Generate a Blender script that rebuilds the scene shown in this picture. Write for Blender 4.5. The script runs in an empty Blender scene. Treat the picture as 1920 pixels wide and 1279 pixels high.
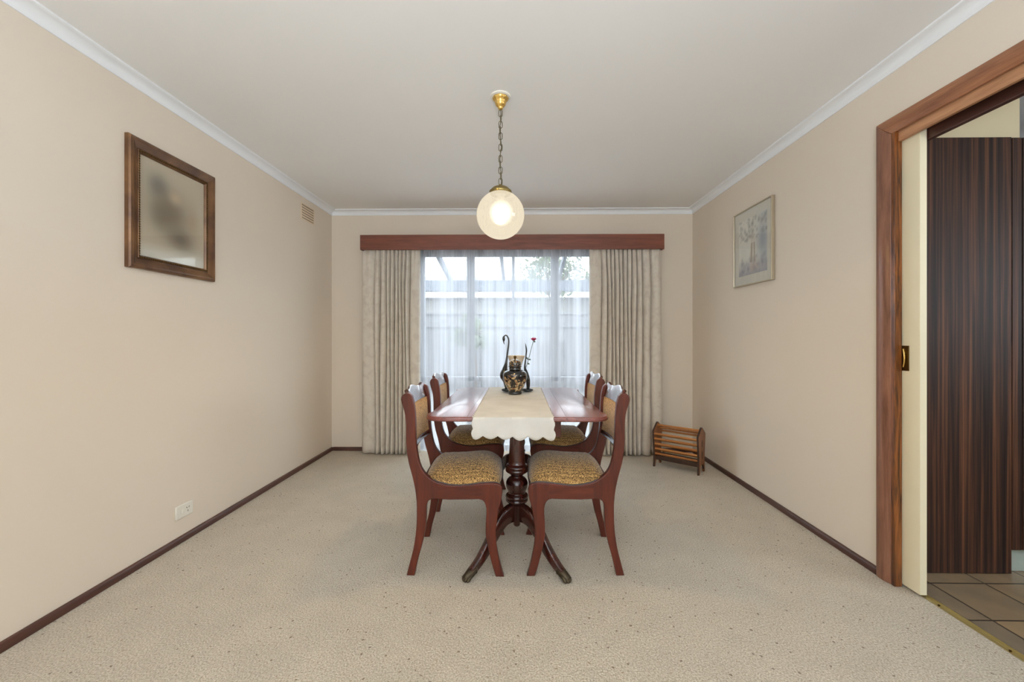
import bpy, bmesh, math, random
from mathutils import Vector, Matrix
sc = bpy.context.scene
C = sc.collection
PI = math.pi
random.seed(7)

def lin(r, g, b, a=1.0):
    f = lambda c: (c / 255 / 12.92) if c / 255 <= 0.04045 else ((c / 255 + 0.055) / 1.055) ** 2.4
    return (f(r), f(g), f(b), a)

# ------------------------------------------------------------------ camera, world, big lights, exposure
cam_data = bpy.data.cameras.new('camera')
cam = bpy.data.objects.new('camera', cam_data); C.objects.link(cam)
cam_data.sensor_width = 36; cam_data.lens = 768 / 1920 * 36
cam_data.shift_y = -7.5 / 1920
cam_data.clip_start = 0.05
cam.location = (0, 0, 1.135)
cam.rotation_euler = (PI / 2, 0, math.atan(12 / 768))
sc.camera = cam

w = bpy.data.worlds.new('world'); sc.world = w; w.use_nodes = True
bg = w.node_tree.nodes['Background']
bg.inputs[0].default_value = (0.86, 0.93, 1.0, 1); bg.inputs[1].default_value = 7.0

def area(name, loc, rot, sx, sy, power, col, portal=False):
    d = bpy.data.lights.new(name, 'AREA'); d.shape = 'RECTANGLE'; d.size = sx; d.size_y = sy
    d.energy = power; d.color = col
    o = bpy.data.objects.new(name, d); C.objects.link(o); o.location = loc; o.rotation_euler = rot
    if portal: d.cycles.is_portal = True
    return o
# added fill lamps from unseen sources, then the front window portal
area('rear_fill', (0, -2.75, 1.62), (PI / 2, 0, 0), 2.6, 1.35, 4, (0.88, 0.945, 1.0))  # added fill from behind the camera, source unseen
area('ceiling_bounce_fill', (0, -0.9, 1.15), (PI, 0, 0), 0.9, 0.4, 84, (0.78, 0.89, 1.0))  # added upward fill to brighten the ceiling, no lamp body
area('kitchen_fill', (4.25, 0.2, 1.5), (0, PI / 2, 0), 1.0, 1.8, 9, (0.78, 0.9, 1.0))  # added cool fill for the kitchen, source unseen
area('front_window_portal', (-0.1, 4.30, 1.05), (-PI / 2, 0, 0), 2.1, 2.1, 1, (1, 1, 1), True)
LAMP = (-0.094, 2.15, 1.775)
LAMP_POWER, LAMP_COL = 72, (1.0, 0.73, 0.29)

vs = sc.view_settings
vs.view_transform = 'Standard'; vs.look = 'None'; vs.gamma = 1; vs.use_curve_mapping = False
vs.exposure = 0.0
sc.cycles.use_denoising = True
sc.cycles.max_bounces = 10; sc.cycles.diffuse_bounces = 6; sc.cycles.transparent_max_bounces = 24
sc.cycles.sample_clamp_indirect = 6; sc.cycles.caustics_reflective = False; sc.cycles.caustics_refractive = False

# ------------------------------------------------------------------ mesh helpers
class MB:
    def __init__(s): s.v = []; s.f = []; s.col = None
    def add(s, vs_, fs):
        o = len(s.v); s.v += [tuple(p) for p in vs_]; s.f += [tuple(i + o for i in f) for f in fs]
        return s
    def box(s, x0, x1, y0, y1, z0, z1):
        v = [(x, y, z) for z in (z0, z1) for y in (y0, y1) for x in (x0, x1)]
        return s.add(v, [(0, 2, 3, 1), (4, 5, 7, 6), (0, 1, 5, 4), (2, 6, 7, 3), (0, 4, 6, 2), (1, 3, 7, 5)])
    def prism(s, poly, lo, hi, fn):
        """poly of 2-D points, extruded between lo and hi; fn(a,b,t) -> xyz"""
        n = len(poly); v = [fn(a, b, lo) for a, b in poly] + [fn(a, b, hi) for a, b in poly]
        f = [tuple(range(n))[::-1], tuple(range(n, 2 * n))] + [(i, (i + 1) % n, (i + 1) % n + n, i + n) for i in range(n)]
        return s.add(v, f)
    def lathe(s, prof, n=32, c=(0, 0, 0), flute=0, famp=0.0):
        v = []; m = len(prof)
        for r, z in prof:
            for k in range(n):
                a = 2 * PI * k / n; rr = r * (1 + (famp * math.cos(flute * a) if flute else 0))
                v.append((c[0] + rr * math.cos(a), c[1] + rr * math.sin(a), c[2] + z))
        f = [(i * n + k, i * n + (k + 1) % n, (i + 1) * n + (k + 1) % n, (i + 1) * n + k) for i in range(m - 1) for k in range(n)]
        f.append(tuple(range(n))[::-1]); f.append(tuple((m - 1) * n + k for k in range(n)))
        return s.add(v, f)
    def sweep(s, path, sections, up=(0, 0, 1), closed=False):
        """sections: one list of 2-D (side, up) points per path point"""
        P = [Vector(p) for p in path]; n = len(P); m = len(sections[0]); v = []
        prev = None
        for i, p in enumerate(P):
            if closed: t = P[(i + 1) % n] - P[i - 1]
            else: t = P[min(i + 1, n - 1)] - P[max(i - 1, 0)]
            t.normalize()
            if prev is None:
                u = Vector(up); side = t.cross(u)
                if side.length < 1e-4: side = t.cross(Vector((1, 0, 0)))
                side.normalize()
            else:
                side = prev - t * prev.dot(t); side.normalize()
            prev = side; u = side.cross(t)
            v += [p + side * a + u * b for a, b in sections[i]]
        f = []
        for i in range(n if closed else n - 1):
            j = (i + 1) % n
            f += [(i * m + k, i * m + (k + 1) % m, j * m + (k + 1) % m, j * m + k) for k in range(m)]
        if not closed: f += [tuple(range(m))[::-1], tuple((n - 1) * m + k for k in range(m))]
        return s.add(v, f)
    def tube(s, path, rad, n=12, up=(0, 0, 1), closed=False):
        if not hasattr(rad, '__len__'): rad = [rad] * len(path)
        sec = [[(r * math.cos(2 * PI * k / n), r * math.sin(2 * PI * k / n)) for k in range(n)] for r in rad]
        return s.sweep(path, sec, up, closed)
    def grid(s, nu, nv, fn):
        v = [fn(i / (nu - 1), j / (nv - 1)) for j in range(nv) for i in range(nu)]
        f = [(j * nu + i, j * nu + i + 1, (j + 1) * nu + i + 1, (j + 1) * nu + i) for j in range(nv - 1) for i in range(nu - 1)]
        return s.add(v, f)
    def ball(s, c, r, n=16, m=10, sx=1, sy=1, sz=1):
        pr = [(max(1e-4, r * math.sin(PI * i / m)), -r * math.cos(PI * i / m)) for i in range(m + 1)]
        o = len(s.v); s.lathe(pr, n)
        for i in range(o, len(s.v)):
            x, y, z = s.v[i]; s.v[i] = (c[0] + x * sx, c[1] + y * sy, c[2] + z * sz)
        return s
    def build(s, name, mat, parent=None, smooth=True, bevel=0, seg=2, solid=0, sub=0, angle=40, loc=None):
        me = bpy.data.meshes.new(name); me.from_pydata(s.v, [], s.f)
        bm = bmesh.new(); bm.from_mesh(me)
        if not solid: bmesh.ops.recalc_face_normals(bm, faces=bm.faces)
        bm.to_mesh(me); bm.free()
        o = bpy.data.objects.new(name, me); C.objects.link(o)
        me.materials.append(mat)
        if parent is not None: o.parent = parent
        if loc: o.location = loc
        if smooth:
            for p in me.polygons: p.use_smooth = True
            try: me.set_sharp_from_angle(angle=math.radians(angle))
            except Exception: pass
        if solid:
            m = o.modifiers.new('solid', 'SOLIDIFY'); m.thickness = solid; m.offset = 0
        if bevel:
            m = o.modifiers.new('bevel', 'BEVEL'); m.width = bevel; m.segments = seg; m.limit_method = 'ANGLE'; m.angle_limit = math.radians(35)
            m.harden_normals = False
        if sub:
            m = o.modifiers.new('sub', 'SUBSURF'); m.levels = sub; m.render_levels = sub
        return o

def spline(pts, n=4, closed=False):
    out = []; L = len(pts)
    for i in range(L if closed else L - 1):
        g = (lambda k: pts[k % L]) if closed else (lambda k: pts[max(0, min(L - 1, k))])
        p0, p1, p2, p3 = g(i - 1), g(i), g(i + 1), g(i + 2)
        for k in range(n):
            t = k / n
            out.append(tuple(0.5 * ((2 * b) + (c - a) * t + (2 * a - 5 * b + 4 * c - d) * t * t + (3 * b - a - 3 * c + d) * t ** 3)
                             for a, b, c, d in zip(p0, p1, p2, p3)))
    if not closed: out.append(tuple(pts[-1]))
    return out

def interp(tab, x):
    if x <= tab[0][0]: return tab[0][1]
    for (a, b), (c, d) in zip(tab, tab[1:]):
        if x <= c: return b + (d - b) * (x - a) / (c - a)
    return tab[-1][1]

def tag(o, label, cat, group=None):
    o['label'] = label; o['category'] = cat
    if group: o['group'] = group
    return o
def thing(name, label, cat, loc=(0, 0, 0), rz=0, group=None):
    o = bpy.data.objects.new(name, None); C.objects.link(o); o.location = loc; o.rotation_euler = (0, 0, rz)
    o.empty_display_size = 0.05
    return tag(o, label, cat, group)
def struct(o, label=None):
    o['kind'] = 'structure'
    if label: o['label'] = label
    return o
def copy_tree(o, parent=None):
    c = o.copy(); C.objects.link(c)
    if parent is not None: c.parent = parent
    for ch in o.children: copy_tree(ch, c)
    return c

# ------------------------------------------------------------------ materials
def new_mat(name):
    m = bpy.data.materials.new(name); m.use_nodes = True
    nt = m.node_tree; nt.nodes.clear()
    return m, nt
def N(nt, t, **kw):
    n = nt.nodes.new(t)
    for k, v in kw.items():
        if k.startswith('_'): setattr(n, k[1:], v)
        else:
            s = n.inputs[int(k[1:])] if k[0] == 'i' and k[1:].isdigit() else n.inputs[k.replace('_', ' ')]
            if isinstance(v, bpy.types.NodeSocket): nt.links.new(v, s)
            else: s.default_value = v
    return n
def ramp(nt, fac, stops, interp_='LINEAR'):
    n = nt.nodes.new('ShaderNodeValToRGB'); nt.links.new(fac, n.inputs[0]); e = n.color_ramp.elements
    n.color_ramp.interpolation = interp_
    while len(e) < len(stops): e.new(0.5)
    for i, (p, c) in enumerate(stops): e[i].position = p; e[i].color = c
    return n.outputs[0]
def coords(nt, scale=(1, 1, 1), kind='Object', rot=(0, 0, 0)):
    tc = N(nt, 'ShaderNodeTexCoord'); mp = N(nt, 'ShaderNodeMapping', Vector=tc.outputs[kind], Scale=scale, Rotation=rot)
    return mp.outputs[0]
def noise(nt, vec, scale, detail=4, rough=0.5, dist=0.0):
    return N(nt, 'ShaderNodeTexNoise', Vector=vec, Scale=scale, Detail=detail, Roughness=rough, Distortion=dist).outputs[0]
def bsdf(nt, color, rough=0.5, metal=0.0, bump=None, bstr=0.2, bdist=0.002, spec=0.5, coat=0.0, coat_r=0.1, sheen=0.0, emit=None, estr=0):
    b = N(nt, 'ShaderNodeBsdfPrincipled')
    for k, v in (('Base Color', color), ('Roughness', rough), ('Metallic', metal), ('Specular IOR Level', spec),
                 ('Coat Weight', coat), ('Coat Roughness', coat_r), ('Sheen Weight', sheen)):
        if isinstance(v, bpy.types.NodeSocket): nt.links.new(v, b.inputs[k])
        else: b.inputs[k].default_value = v
    if bump is not None:
        bp = N(nt, 'ShaderNodeBump', Height=bump, Strength=bstr, Distance=bdist); nt.links.new(bp.outputs[0], b.inputs['Normal'])
    return b
def out(nt, sh):
    o = N(nt, 'ShaderNodeOutputMaterial'); nt.links.new(sh, o.inputs[0])
def plain(name, col, rough=0.5, **kw):
    m, nt = new_mat(name); v = coords(nt); n = noise(nt, v, 60, 3)
    c = ramp(nt, n, [(0.3, tuple(x * 0.96 for x in col[:3]) + (1,)), (0.7, col)])
    b = bsdf(nt, c, rough, **kw); out(nt, b.outputs[0]); return m
def paint(name, col, rough=0.6):
    m, nt = new_mat(name); v = coords(nt)
    n = noise(nt, v, 90, 4); n2 = noise(nt, v, 1.3, 2)
    c = ramp(nt, n2, [(0.3, tuple(x * 0.97 for x in col[:3]) + (1,)), (0.7, col)])
    b = bsdf(nt, c, rough, bump=n, bstr=0.05, bdist=0.001, spec=0.3); out(nt, b.outputs[0]); return m
def wood(name, dark, light, axis='Z', scale=1.0, rough=0.3, coat=0.3, contrast=(0.3, 0.75), spec=0.5, knots=0.6):
    m, nt = new_mat(name)
    st = {'X': (2.2, 26, 26), 'Y': (26, 2.2, 26), 'Z': (26, 26, 2.2)}[axis]
    v = coords(nt, tuple(s * scale for s in st))
    n1 = noise(nt, v, 1.0, 5, 0.6, knots); v2 = coords(nt, tuple(s * scale * 5 for s in st)); n2 = noise(nt, v2, 1.5, 3, 0.6)
    mx = N(nt, 'ShaderNodeMath', _operation='MULTIPLY_ADD', i0=n2, i1=0.3, i2=n1).outputs[0]
    c = ramp(nt, mx, [(contrast[0] + 0.12, dark), (contrast[1] + 0.12, light)])
    b = bsdf(nt, c, rough, bump=n2, bstr=0.06, bdist=0.001, spec=spec, coat=coat, coat_r=0.12); out(nt, b.outputs[0]); return m
def metal(name, col, rough=0.25):
    m, nt = new_mat(name); v = coords(nt); n = noise(nt, v, 120, 3)
    r = N(nt, 'ShaderNodeMapRange', Value=n, i3=rough * 0.7, i4=rough * 1.4).outputs[0]
    b = bsdf(nt, col, r, metal=1.0); out(nt, b.outputs[0]); return m

M = {}
M['wall'] = paint('wall_paint', lin(228, 216, 201))
M['wall_tan'] = paint('kitchen_wall_paint', lin(226, 212, 178))
M['ceiling'] = paint('ceiling_paint', lin(240, 240, 240), 0.8)
M['cornice'] = paint('cornice_paint', lin(240, 243, 247), 0.5)
M['mahogany'] = wood('mahogany', lin(64, 26, 19), lin(104, 46, 31), 'Z', 1, 0.38, 0.15, spec=0.35)
M['mahogany_x'] = wood('mahogany_length', lin(64, 26, 19), lin(104, 46, 31), 'X', 1, 0.38, 0.15, spec=0.35)
M['mahogany_y'] = wood('mahogany_top', lin(98, 48, 42), lin(140, 80, 72), 'Y', 1, 0.28, 0.5)
M['mahogany_dark'] = wood('mahogany_turned', lin(36, 14, 11), lin(72, 29, 20), 'Z', 1, 0.25, 0.4)
M['mahogany_polish'] = wood('polished_mahogany', lin(44, 17, 13), lin(84, 34, 24), 'Z', 1, 0.14, 1.0)
M['pelmet'] = wood('pelmet_wood', lin(98, 50, 36), lin(138, 78, 58), 'X', 1, 0.42, 0.1)
M['skirt'] = wood('skirting_wood', lin(56, 30, 24), lin(92, 56, 44), 'Y', 0.6, 0.4, 0.15)
M['skirt_x'] = wood('skirting_wood_x', lin(56, 30, 24), lin(88, 52, 40), 'X', 0.6, 0.4, 0.15)
M['architrave'] = wood('architrave_wood', lin(116, 70, 48), lin(178, 122, 84), 'Y', 1.2, 0.35, 0.2)
M['architrave_z'] = wood('architrave_wood_z', lin(104, 66, 50), lin(156, 108, 84), 'Z', 1.2, 0.35, 0.2)
M['fascia'] = wood('fascia_wood', lin(158, 108, 76), lin(204, 154, 114), 'Y', 1.2, 0.4, 0.1)
M['strip_brass'] = metal('pale_brass', lin(226, 212, 160), 0.4)
M['jamb'] = wood('jamb_wood', lin(60, 30, 16), lin(150, 88, 40), 'Z', 0.8, 0.35, 0.25, (0.38, 0.66), knots=2.5)
M['cream_door'] = paint('door_paint', lin(236, 226, 196), 0.4)
M['brass'] = metal('polished_brass', lin(232, 196, 116), 0.24)
M['brass_dull'] = metal('dull_brass', lin(150, 132, 84), 0.4)
M['brass_dark'] = metal('aged_brass', lin(96, 74, 40), 0.4)
M['bronze'] = metal('paw_bronze', lin(82, 72, 58), 0.5)
M['chain'] = metal('chain_brass', lin(120, 112, 92), 0.4)
M['white_plastic'] = plain('white_plastic', lin(232, 228, 218), 0.35)
M['white_paint'] = plain('frame_paint', lin(240, 242, 244), 0.4)
M['black_gloss'] = plain('black_lacquer', lin(26, 30, 36), 0.25, coat=0.4)
M['dark'] = plain('dark_recess', lin(24, 20, 18), 0.7)
M['dark_wood'] = wood('dark_stained_wood', lin(34, 20, 14), lin(70, 44, 30), 'Z', 1, 0.4, 0.15)
M['honey'] = wood('honey_wood', lin(140, 80, 34), lin(204, 140, 78), 'X', 1, 0.4, 0.15)
M['honey_z'] = wood('rack_panel_wood', lin(110, 62, 34), lin(164, 104, 62), 'Z', 1, 0.4, 0.15)
M['silver'] = metal('pale_frame_metal', lin(206, 196, 176), 0.35)
M['vent_paint'] = paint('vent_paint', lin(236, 218, 194))
M['leaf'] = plain('green_leaf', lin(74, 92, 78), 0.6)
M['rose'] = plain('rose_petals', lin(178, 40, 92), 0.6)
M['stem'] = plain('rose_stem', lin(96, 110, 100), 0.6)
M['cream_vase'] = plain('cream_ceramic', lin(236, 222, 198), 0.35)
M['fence'] = wood('fence_paling', lin(84, 84, 88), lin(118, 118, 120), 'Z', 0.5, 0.8, 0)
M['pergola'] = plain('pergola_paint', lin(92, 98, 108), 0.7)
M['roof'] = plain('roof_tile', lin(110, 106, 104), 0.8)
M['render'] = plain('house_render', lin(140, 138, 134), 0.8)
M['bark'] = plain('bark', lin(92, 80, 68), 0.9)

def mk_carpet():
    m, nt = new_mat('wool_carpet'); v = coords(nt)
    n1 = noise(nt, v, 170, 4, 0.7); n2 = noise(nt, v, 6, 3); n3 = noise(nt, v, 75, 3, 0.6)
    n4 = N(nt, 'ShaderNodeTexVoronoi', Vector=v, Scale=130.0).outputs[0]
    c = ramp(nt, n1, [(0.34, lin(156, 142, 120)), (0.5, lin(198, 186, 167)), (0.66, lin(224, 214, 198))])
    f = ramp(nt, n3, [(0.655, (0, 0, 0, 1)), (0.72, (1, 1, 1, 1))])
    c = N(nt, 'ShaderNodeMix', _data_type='RGBA', i0=f, i6=c, i7=lin(140, 106, 66)).outputs[2]
    vo = N(nt, 'ShaderNodeTexVoronoi', Vector=v, Scale=26.0)
    near = N(nt, 'ShaderNodeMath', _operation='LESS_THAN', i0=N(nt, 'ShaderNodeMath', _operation='MULTIPLY_ADD', i0=n1, i1=0.25, i2=vo.outputs[0]).outputs[0], i1=0.245).outputs[0]
    pick = N(nt, 'ShaderNodeMath', _operation='GREATER_THAN', i0=N(nt, 'ShaderNodeSeparateColor', Color=vo.outputs[1]).outputs[0], i1=0.4).outputs[0]
    fk = N(nt, 'ShaderNodeMath', _operation='MULTIPLY', i0=N(nt, 'ShaderNodeMath', _operation='MULTIPLY', i0=near, i1=pick).outputs[0], i1=0.7).outputs[0]
    c = N(nt, 'ShaderNodeMix', _data_type='RGBA', i0=fk, i6=c, i7=lin(96, 68, 42)).outputs[2]
    f2 = ramp(nt, n2, [(0.35, (0.93, 0.93, 0.93, 1)), (0.65, (1, 1, 1, 1))])
    c = N(nt, 'ShaderNodeMix', _data_type='RGBA', _blend_type='MULTIPLY', i0=1.0, i6=c, i7=f2).outputs[2]
    h = N(nt, 'ShaderNodeMath', _operation='ADD', i0=n1, i1=n4).outputs[0]
    b = bsdf(nt, c, 0.95, bump=h, bstr=0.6, bdist=0.006, spec=0.1, sheen=0.15); out(nt, b.outputs[0]); return m
M['carpet'] = mk_carpet()

def mk_tiles():
    m, nt = new_mat('kitchen_tiles')
    tc = N(nt, 'ShaderNodeTexCoord'); mp = N(nt, 'ShaderNodeMapping', Vector=tc.outputs['Object'], Location=(-1.9005 + 0.0 , -1.672, 0))
    br = N(nt, 'ShaderNodeTexBrick', Vector=mp.outputs[0], _offset=0.0, _squash=1.0, Color1=lin(156, 134, 104), Color2=lin(108, 102, 94), Mortar=lin(66, 54, 44), Scale=1.0)
    br.inputs['Mortar Size'].default_value = 0.0045; br.inputs['Brick Width'].default_value = 0.2485; br.inputs['Row Height'].default_value = 0.2505
    br.inputs['Mortar Smooth'].default_value = 0.2; br.inputs['Bias'].default_value = 0.0
    n = noise(nt, mp.outputs[0], 9, 5)
    f = ramp(nt, n, [(0.3, (0.82, 0.82, 0.84, 1)), (0.7, (1.1, 1.06, 1.0, 1))])
    c = N(nt, 'ShaderNodeMix', _data_type='RGBA', _blend_type='MULTIPLY', i0=1.0, i6=br.outputs[0], i7=f).outputs[2]
    inv = N(nt, 'ShaderNodeMath', _operation='SUBTRACT', i0=1.0, i1=br.outputs[1]).outputs[0]
    b = bsdf(nt, c, 0.3, bump=inv, bstr=0.4, bdist=0.003); out(nt, b.outputs[0]); return m
M['tiles'] = mk_tiles()

def mk_fabric(name, dark, mid, light, sc_=1.0, stripe=0.0):
    m, nt = new_mat(name); v = coords(nt)
    n1 = noise(nt, coords(nt, (1.0, 0.6, 1.0)), 430 * sc_, 3, 0.7); n2 = noise(nt, v, 14, 2)
    c = ramp(nt, n1, [(0.40, dark), (0.49, mid), (0.62, light)])
    if stripe:
        wv = N(nt, 'ShaderNodeTexWave', Vector=v, _bands_direction='Y', Scale=18.0, Distortion=2.5)
        f = ramp(nt, wv.outputs[1], [(0.2, (1 - stripe,) * 3 + (1,)), (0.8, (1, 1, 1, 1))])
        c = N(nt, 'ShaderNodeMix', _data_type='RGBA', _blend_type='MULTIPLY', i0=1.0, i6=c, i7=f).outputs[2]
    b = bsdf(nt, c, 0.85, bump=n1, bstr=0.4, bdist=0.002, spec=0.2, sheen=0.25); out(nt, b.outputs[0]); return m
M['seat'] = mk_fabric('seat_tweed', lin(52, 36, 20), lin(152, 114, 66), lin(218, 178, 114), 0.6, 0.3)
M['back'] = mk_fabric('back_tweed', lin(96, 66, 34), lin(190, 144, 80), lin(226, 188, 128), 0.7)

def mk_drape():
    m, nt = new_mat('drape_cloth'); v = coords(nt)
    n1 = noise(nt, v, 14, 5, 0.65, 0.6); n2 = noise(nt, v, 420, 2)
    c = ramp(nt, n1, [(0.35, lin(212, 202, 190)), (0.5, lin(224, 215, 203)), (0.7, lin(229, 222, 211))])
    b = bsdf(nt, c, 0.8, bump=n2, bstr=0.15, bdist=0.001, spec=0.2, sheen=0.2)
    tr = N(nt, 'ShaderNodeBsdfTranslucent', Color=lin(214, 204, 186))
    mx = N(nt, 'ShaderNodeMixShader', i0=0.10, i1=b.outputs[0], i2=tr.outputs[0]); out(nt, mx.outputs[0]); return m
M['drape'] = mk_drape()

def mk_sheer():
    m, nt = new_mat('sheer_cloth')
    v = coords(nt, (10, 10, 0.12)); n1 = noise(nt, v, 1.0, 4, 0.6)
    v2 = coords(nt, (220, 220, 0.4)); n2 = noise(nt, v2, 1.0, 3, 0.6)
    s = N(nt, 'ShaderNodeMath', _operation='MULTIPLY_ADD', i0=n2, i1=0.32, i2=n1).outputs[0]
    op = N(nt, 'ShaderNodeMapRange', Value=s, i1=0.50, i2=0.84, i3=0.24, i4=0.74).outputs[0]
    df = N(nt, 'ShaderNodeBsdfDiffuse', Color=lin(234, 237, 244)); tr = N(nt, 'ShaderNodeBsdfTranslucent', Color=lin(236, 240, 250))
    cloth = N(nt, 'ShaderNodeMixShader', i0=0.6, i1=df.outputs[0], i2=tr.outputs[0])
    tp = N(nt, 'ShaderNodeBsdfTransparent', Color=(1, 1, 1, 1))
    mx = N(nt, 'ShaderNodeMixShader', i0=op, i1=tp.outputs[0], i2=cloth.outputs[0]); out(nt, mx.outputs[0]); return m
M['sheer'] = mk_sheer()

def mk_glass(name, refl=0.06):
    m, nt = new_mat(name)
    tp = N(nt, 'ShaderNodeBsdfTransparent', Color=(0.97, 0.985, 0.98, 1)); gl = N(nt, 'ShaderNodeBsdfGlossy', Roughness=0.03)
    lw = N(nt, 'ShaderNodeLayerWeight', Blend=0.5)
    p5 = N(nt, 'ShaderNodeMath', _operation='POWER', i0=lw.outputs[1], i1=5.0).outputs[0]
    fr = N(nt, 'ShaderNodeMath', _operation='MULTIPLY_ADD', i0=p5, i1=0.5, i2=0.03)
    mx = N(nt, 'ShaderNodeMixShader', i0=fr.outputs[0], i1=tp.outputs[0], i2=gl.outputs[0]); out(nt, mx.outputs[0]); return m
M['glass'] = mk_glass('window_glass')

def mk_ebony():
    m, nt = new_mat('striped_ebony_laminate')
    n1 = noise(nt, coords(nt, (46, 46, 0.55)), 1.0, 5, 0.65, 0.3); n2 = noise(nt, coords(nt, (300, 300, 3)), 1.0, 2)
    s = N(nt, 'ShaderNodeMath', _operation='MULTIPLY_ADD', i0=n2, i1=0.18, i2=n1).outputs[0]
    c = ramp(nt, s, [(0.42, lin(30, 22, 20)), (0.56, lin(54, 38, 32)), (0.66, lin(84, 54, 40)), (0.76, lin(112, 74, 52))])
    b = bsdf(nt, c, 0.5, spec=0.2); out(nt, b.outputs[0]); return m
M['ebony'] = mk_ebony()

def mk_runner():
    m, nt = new_mat('linen_runner'); v = coords(nt)
    n1 = noise(nt, v, 350, 3); n2 = noise(nt, v, 8, 3)
    c = ramp(nt, n2, [(0.3, lin(200, 196, 188)), (0.7, lin(212, 208, 201))])
    b = bsdf(nt, c, 0.85, bump=n1, bstr=0.25, bdist=0.001, spec=0.2); out(nt, b.outputs[0]); return m
M['runner'] = mk_runner()

def mk_jar():
    m, nt = new_mat('black_gilt_glaze'); v = coords(nt)
    n1 = noise(nt, v, 32, 6, 0.68, 1.0); n2 = N(nt, 'ShaderNodeTexVoronoi', Vector=v, Scale=70.0).outputs[0]
    n3 = noise(nt, v, 60, 3)
    sep = N(nt, 'ShaderNodeSeparateXYZ', Vector=v)
    g = lambda q: (q, q, q, 1)
    zz = N(nt, 'ShaderNodeMath', _operation='MULTIPLY', i0=sep.outputs[2], i1=4.0).outputs[0]
    bd = ramp(nt, zz, [(0.06, g(0)), (0.12, g(0.62)), (0.38, g(0.66)), (0.50, g(0.42)), (0.64, g(0.30)), (0.74, g(0.30)), (0.80, g(0.55)), (0.94, g(0.55))])
    band = N(nt, 'ShaderNodeMath', _operation='MULTIPLY_ADD', i0=bd, i1=0.42, i2=-0.18).outputs[0]
    s = N(nt, 'ShaderNodeMath', _operation='ADD', i0=n1, i1=band).outputs[0]
    s2 = N(nt, 'ShaderNodeMath', _operation='MULTIPLY_ADD', i0=n3, i1=0.25, i2=s).outputs[0]
    f = ramp(nt, s2, [(0.69, (0, 0, 0, 1)), (0.72, (1, 1, 1, 1))])
    gold = ramp(nt, n2, [(0.15, lin(214, 198, 164)), (0.45, lin(168, 140, 96)), (0.8, lin(128, 88, 60))])
    c = N(nt, 'ShaderNodeMix', _data_type='RGBA', i0=f, i6=lin(20, 22, 26), i7=gold).outputs[2]
    b = bsdf(nt, c, 0.18, coat=0.6, coat_r=0.05); out(nt, b.outputs[0]); return m
M['jar'] = mk_jar()

def mk_globe():
    m, nt = new_mat('etched_lit_glass'); v = coords(nt)
    wv = N(nt, 'ShaderNodeTexWave', Vector=v, _wave_type='RINGS', Scale=11.0, Distortion=7.0, Detail=1.0)
    wv.inputs['Detail Scale'].default_value = 2.2
    sep = N(nt, 'ShaderNodeSeparateXYZ', Vector=v)
    za = N(nt, 'ShaderNodeMath', _operation='ABSOLUTE', i0=sep.outputs[2]).outputs[0]
    msk = ramp(nt, N(nt, 'ShaderNodeMath', _operation='MULTIPLY', i0=za, i1=8.0).outputs[0], [(0.55, (1, 1, 1, 1)), (0.75, (0, 0, 0, 1))])
    pt = ramp(nt, wv.outputs[1], [(0.1, (0, 0, 0, 1)), (0.5, (1, 1, 1, 1)), (0.9, (0, 0, 0, 1))])
    pm = N(nt, 'ShaderNodeMix', _data_type='RGBA', _blend_type='MULTIPLY', i0=1.0, i6=pt, i7=msk).outputs[2]
    st = N(nt, 'ShaderNodeMapRange', Value=pm, i3=0.72, i4=0.66).outputs[0]
    em = N(nt, 'ShaderNodeEmission', Color=(1.0, 0.89, 0.68, 1), Strength=st)
    tp = N(nt, 'ShaderNodeBsdfTransparent', Color=(0.24, 0.22, 0.19, 1))
    a = N(nt, 'ShaderNodeAddShader', i0=em.outputs[0], i1=tp.outputs[0])
    gl = N(nt, 'ShaderNodeBsdfGlossy', Roughness=0.08)
    mx = N(nt, 'ShaderNodeMixShader', i0=0.04, i1=a.outputs[0], i2=gl.outputs[0]); out(nt, mx.outputs[0]); return m
M['globe'] = mk_globe()
def mk_bulb_glow():
    m, nt = new_mat('bulb_glow_falloff'); 
    lw = N(nt, 'ShaderNodeLayerWeight', Blend=0.5)  # glow sphere: emission fades to the rim to imitate a blurred hot core
    iv = N(nt, 'ShaderNodeMath', _operation='SUBTRACT', i0=1.0, i1=lw.outputs[1]).outputs[0]
    st = N(nt, 'ShaderNodeMath', _operation='MULTIPLY', i0=N(nt, 'ShaderNodeMath', _operation='POWER', i0=iv, i1=3.0).outputs[0], i1=3.2).outputs[0]
    em = N(nt, 'ShaderNodeEmission', Color=(1.0, 0.95, 0.85, 1), Strength=st); 
    tp = N(nt, 'ShaderNodeBsdfTransparent', Color=(0.9, 0.9, 0.9, 1))
    a = N(nt, 'ShaderNodeAddShader', i0=em.outputs[0], i1=tp.outputs[0]); out(nt, a.outputs[0]); return m
M['bulb_glow'] = mk_bulb_glow()

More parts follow.
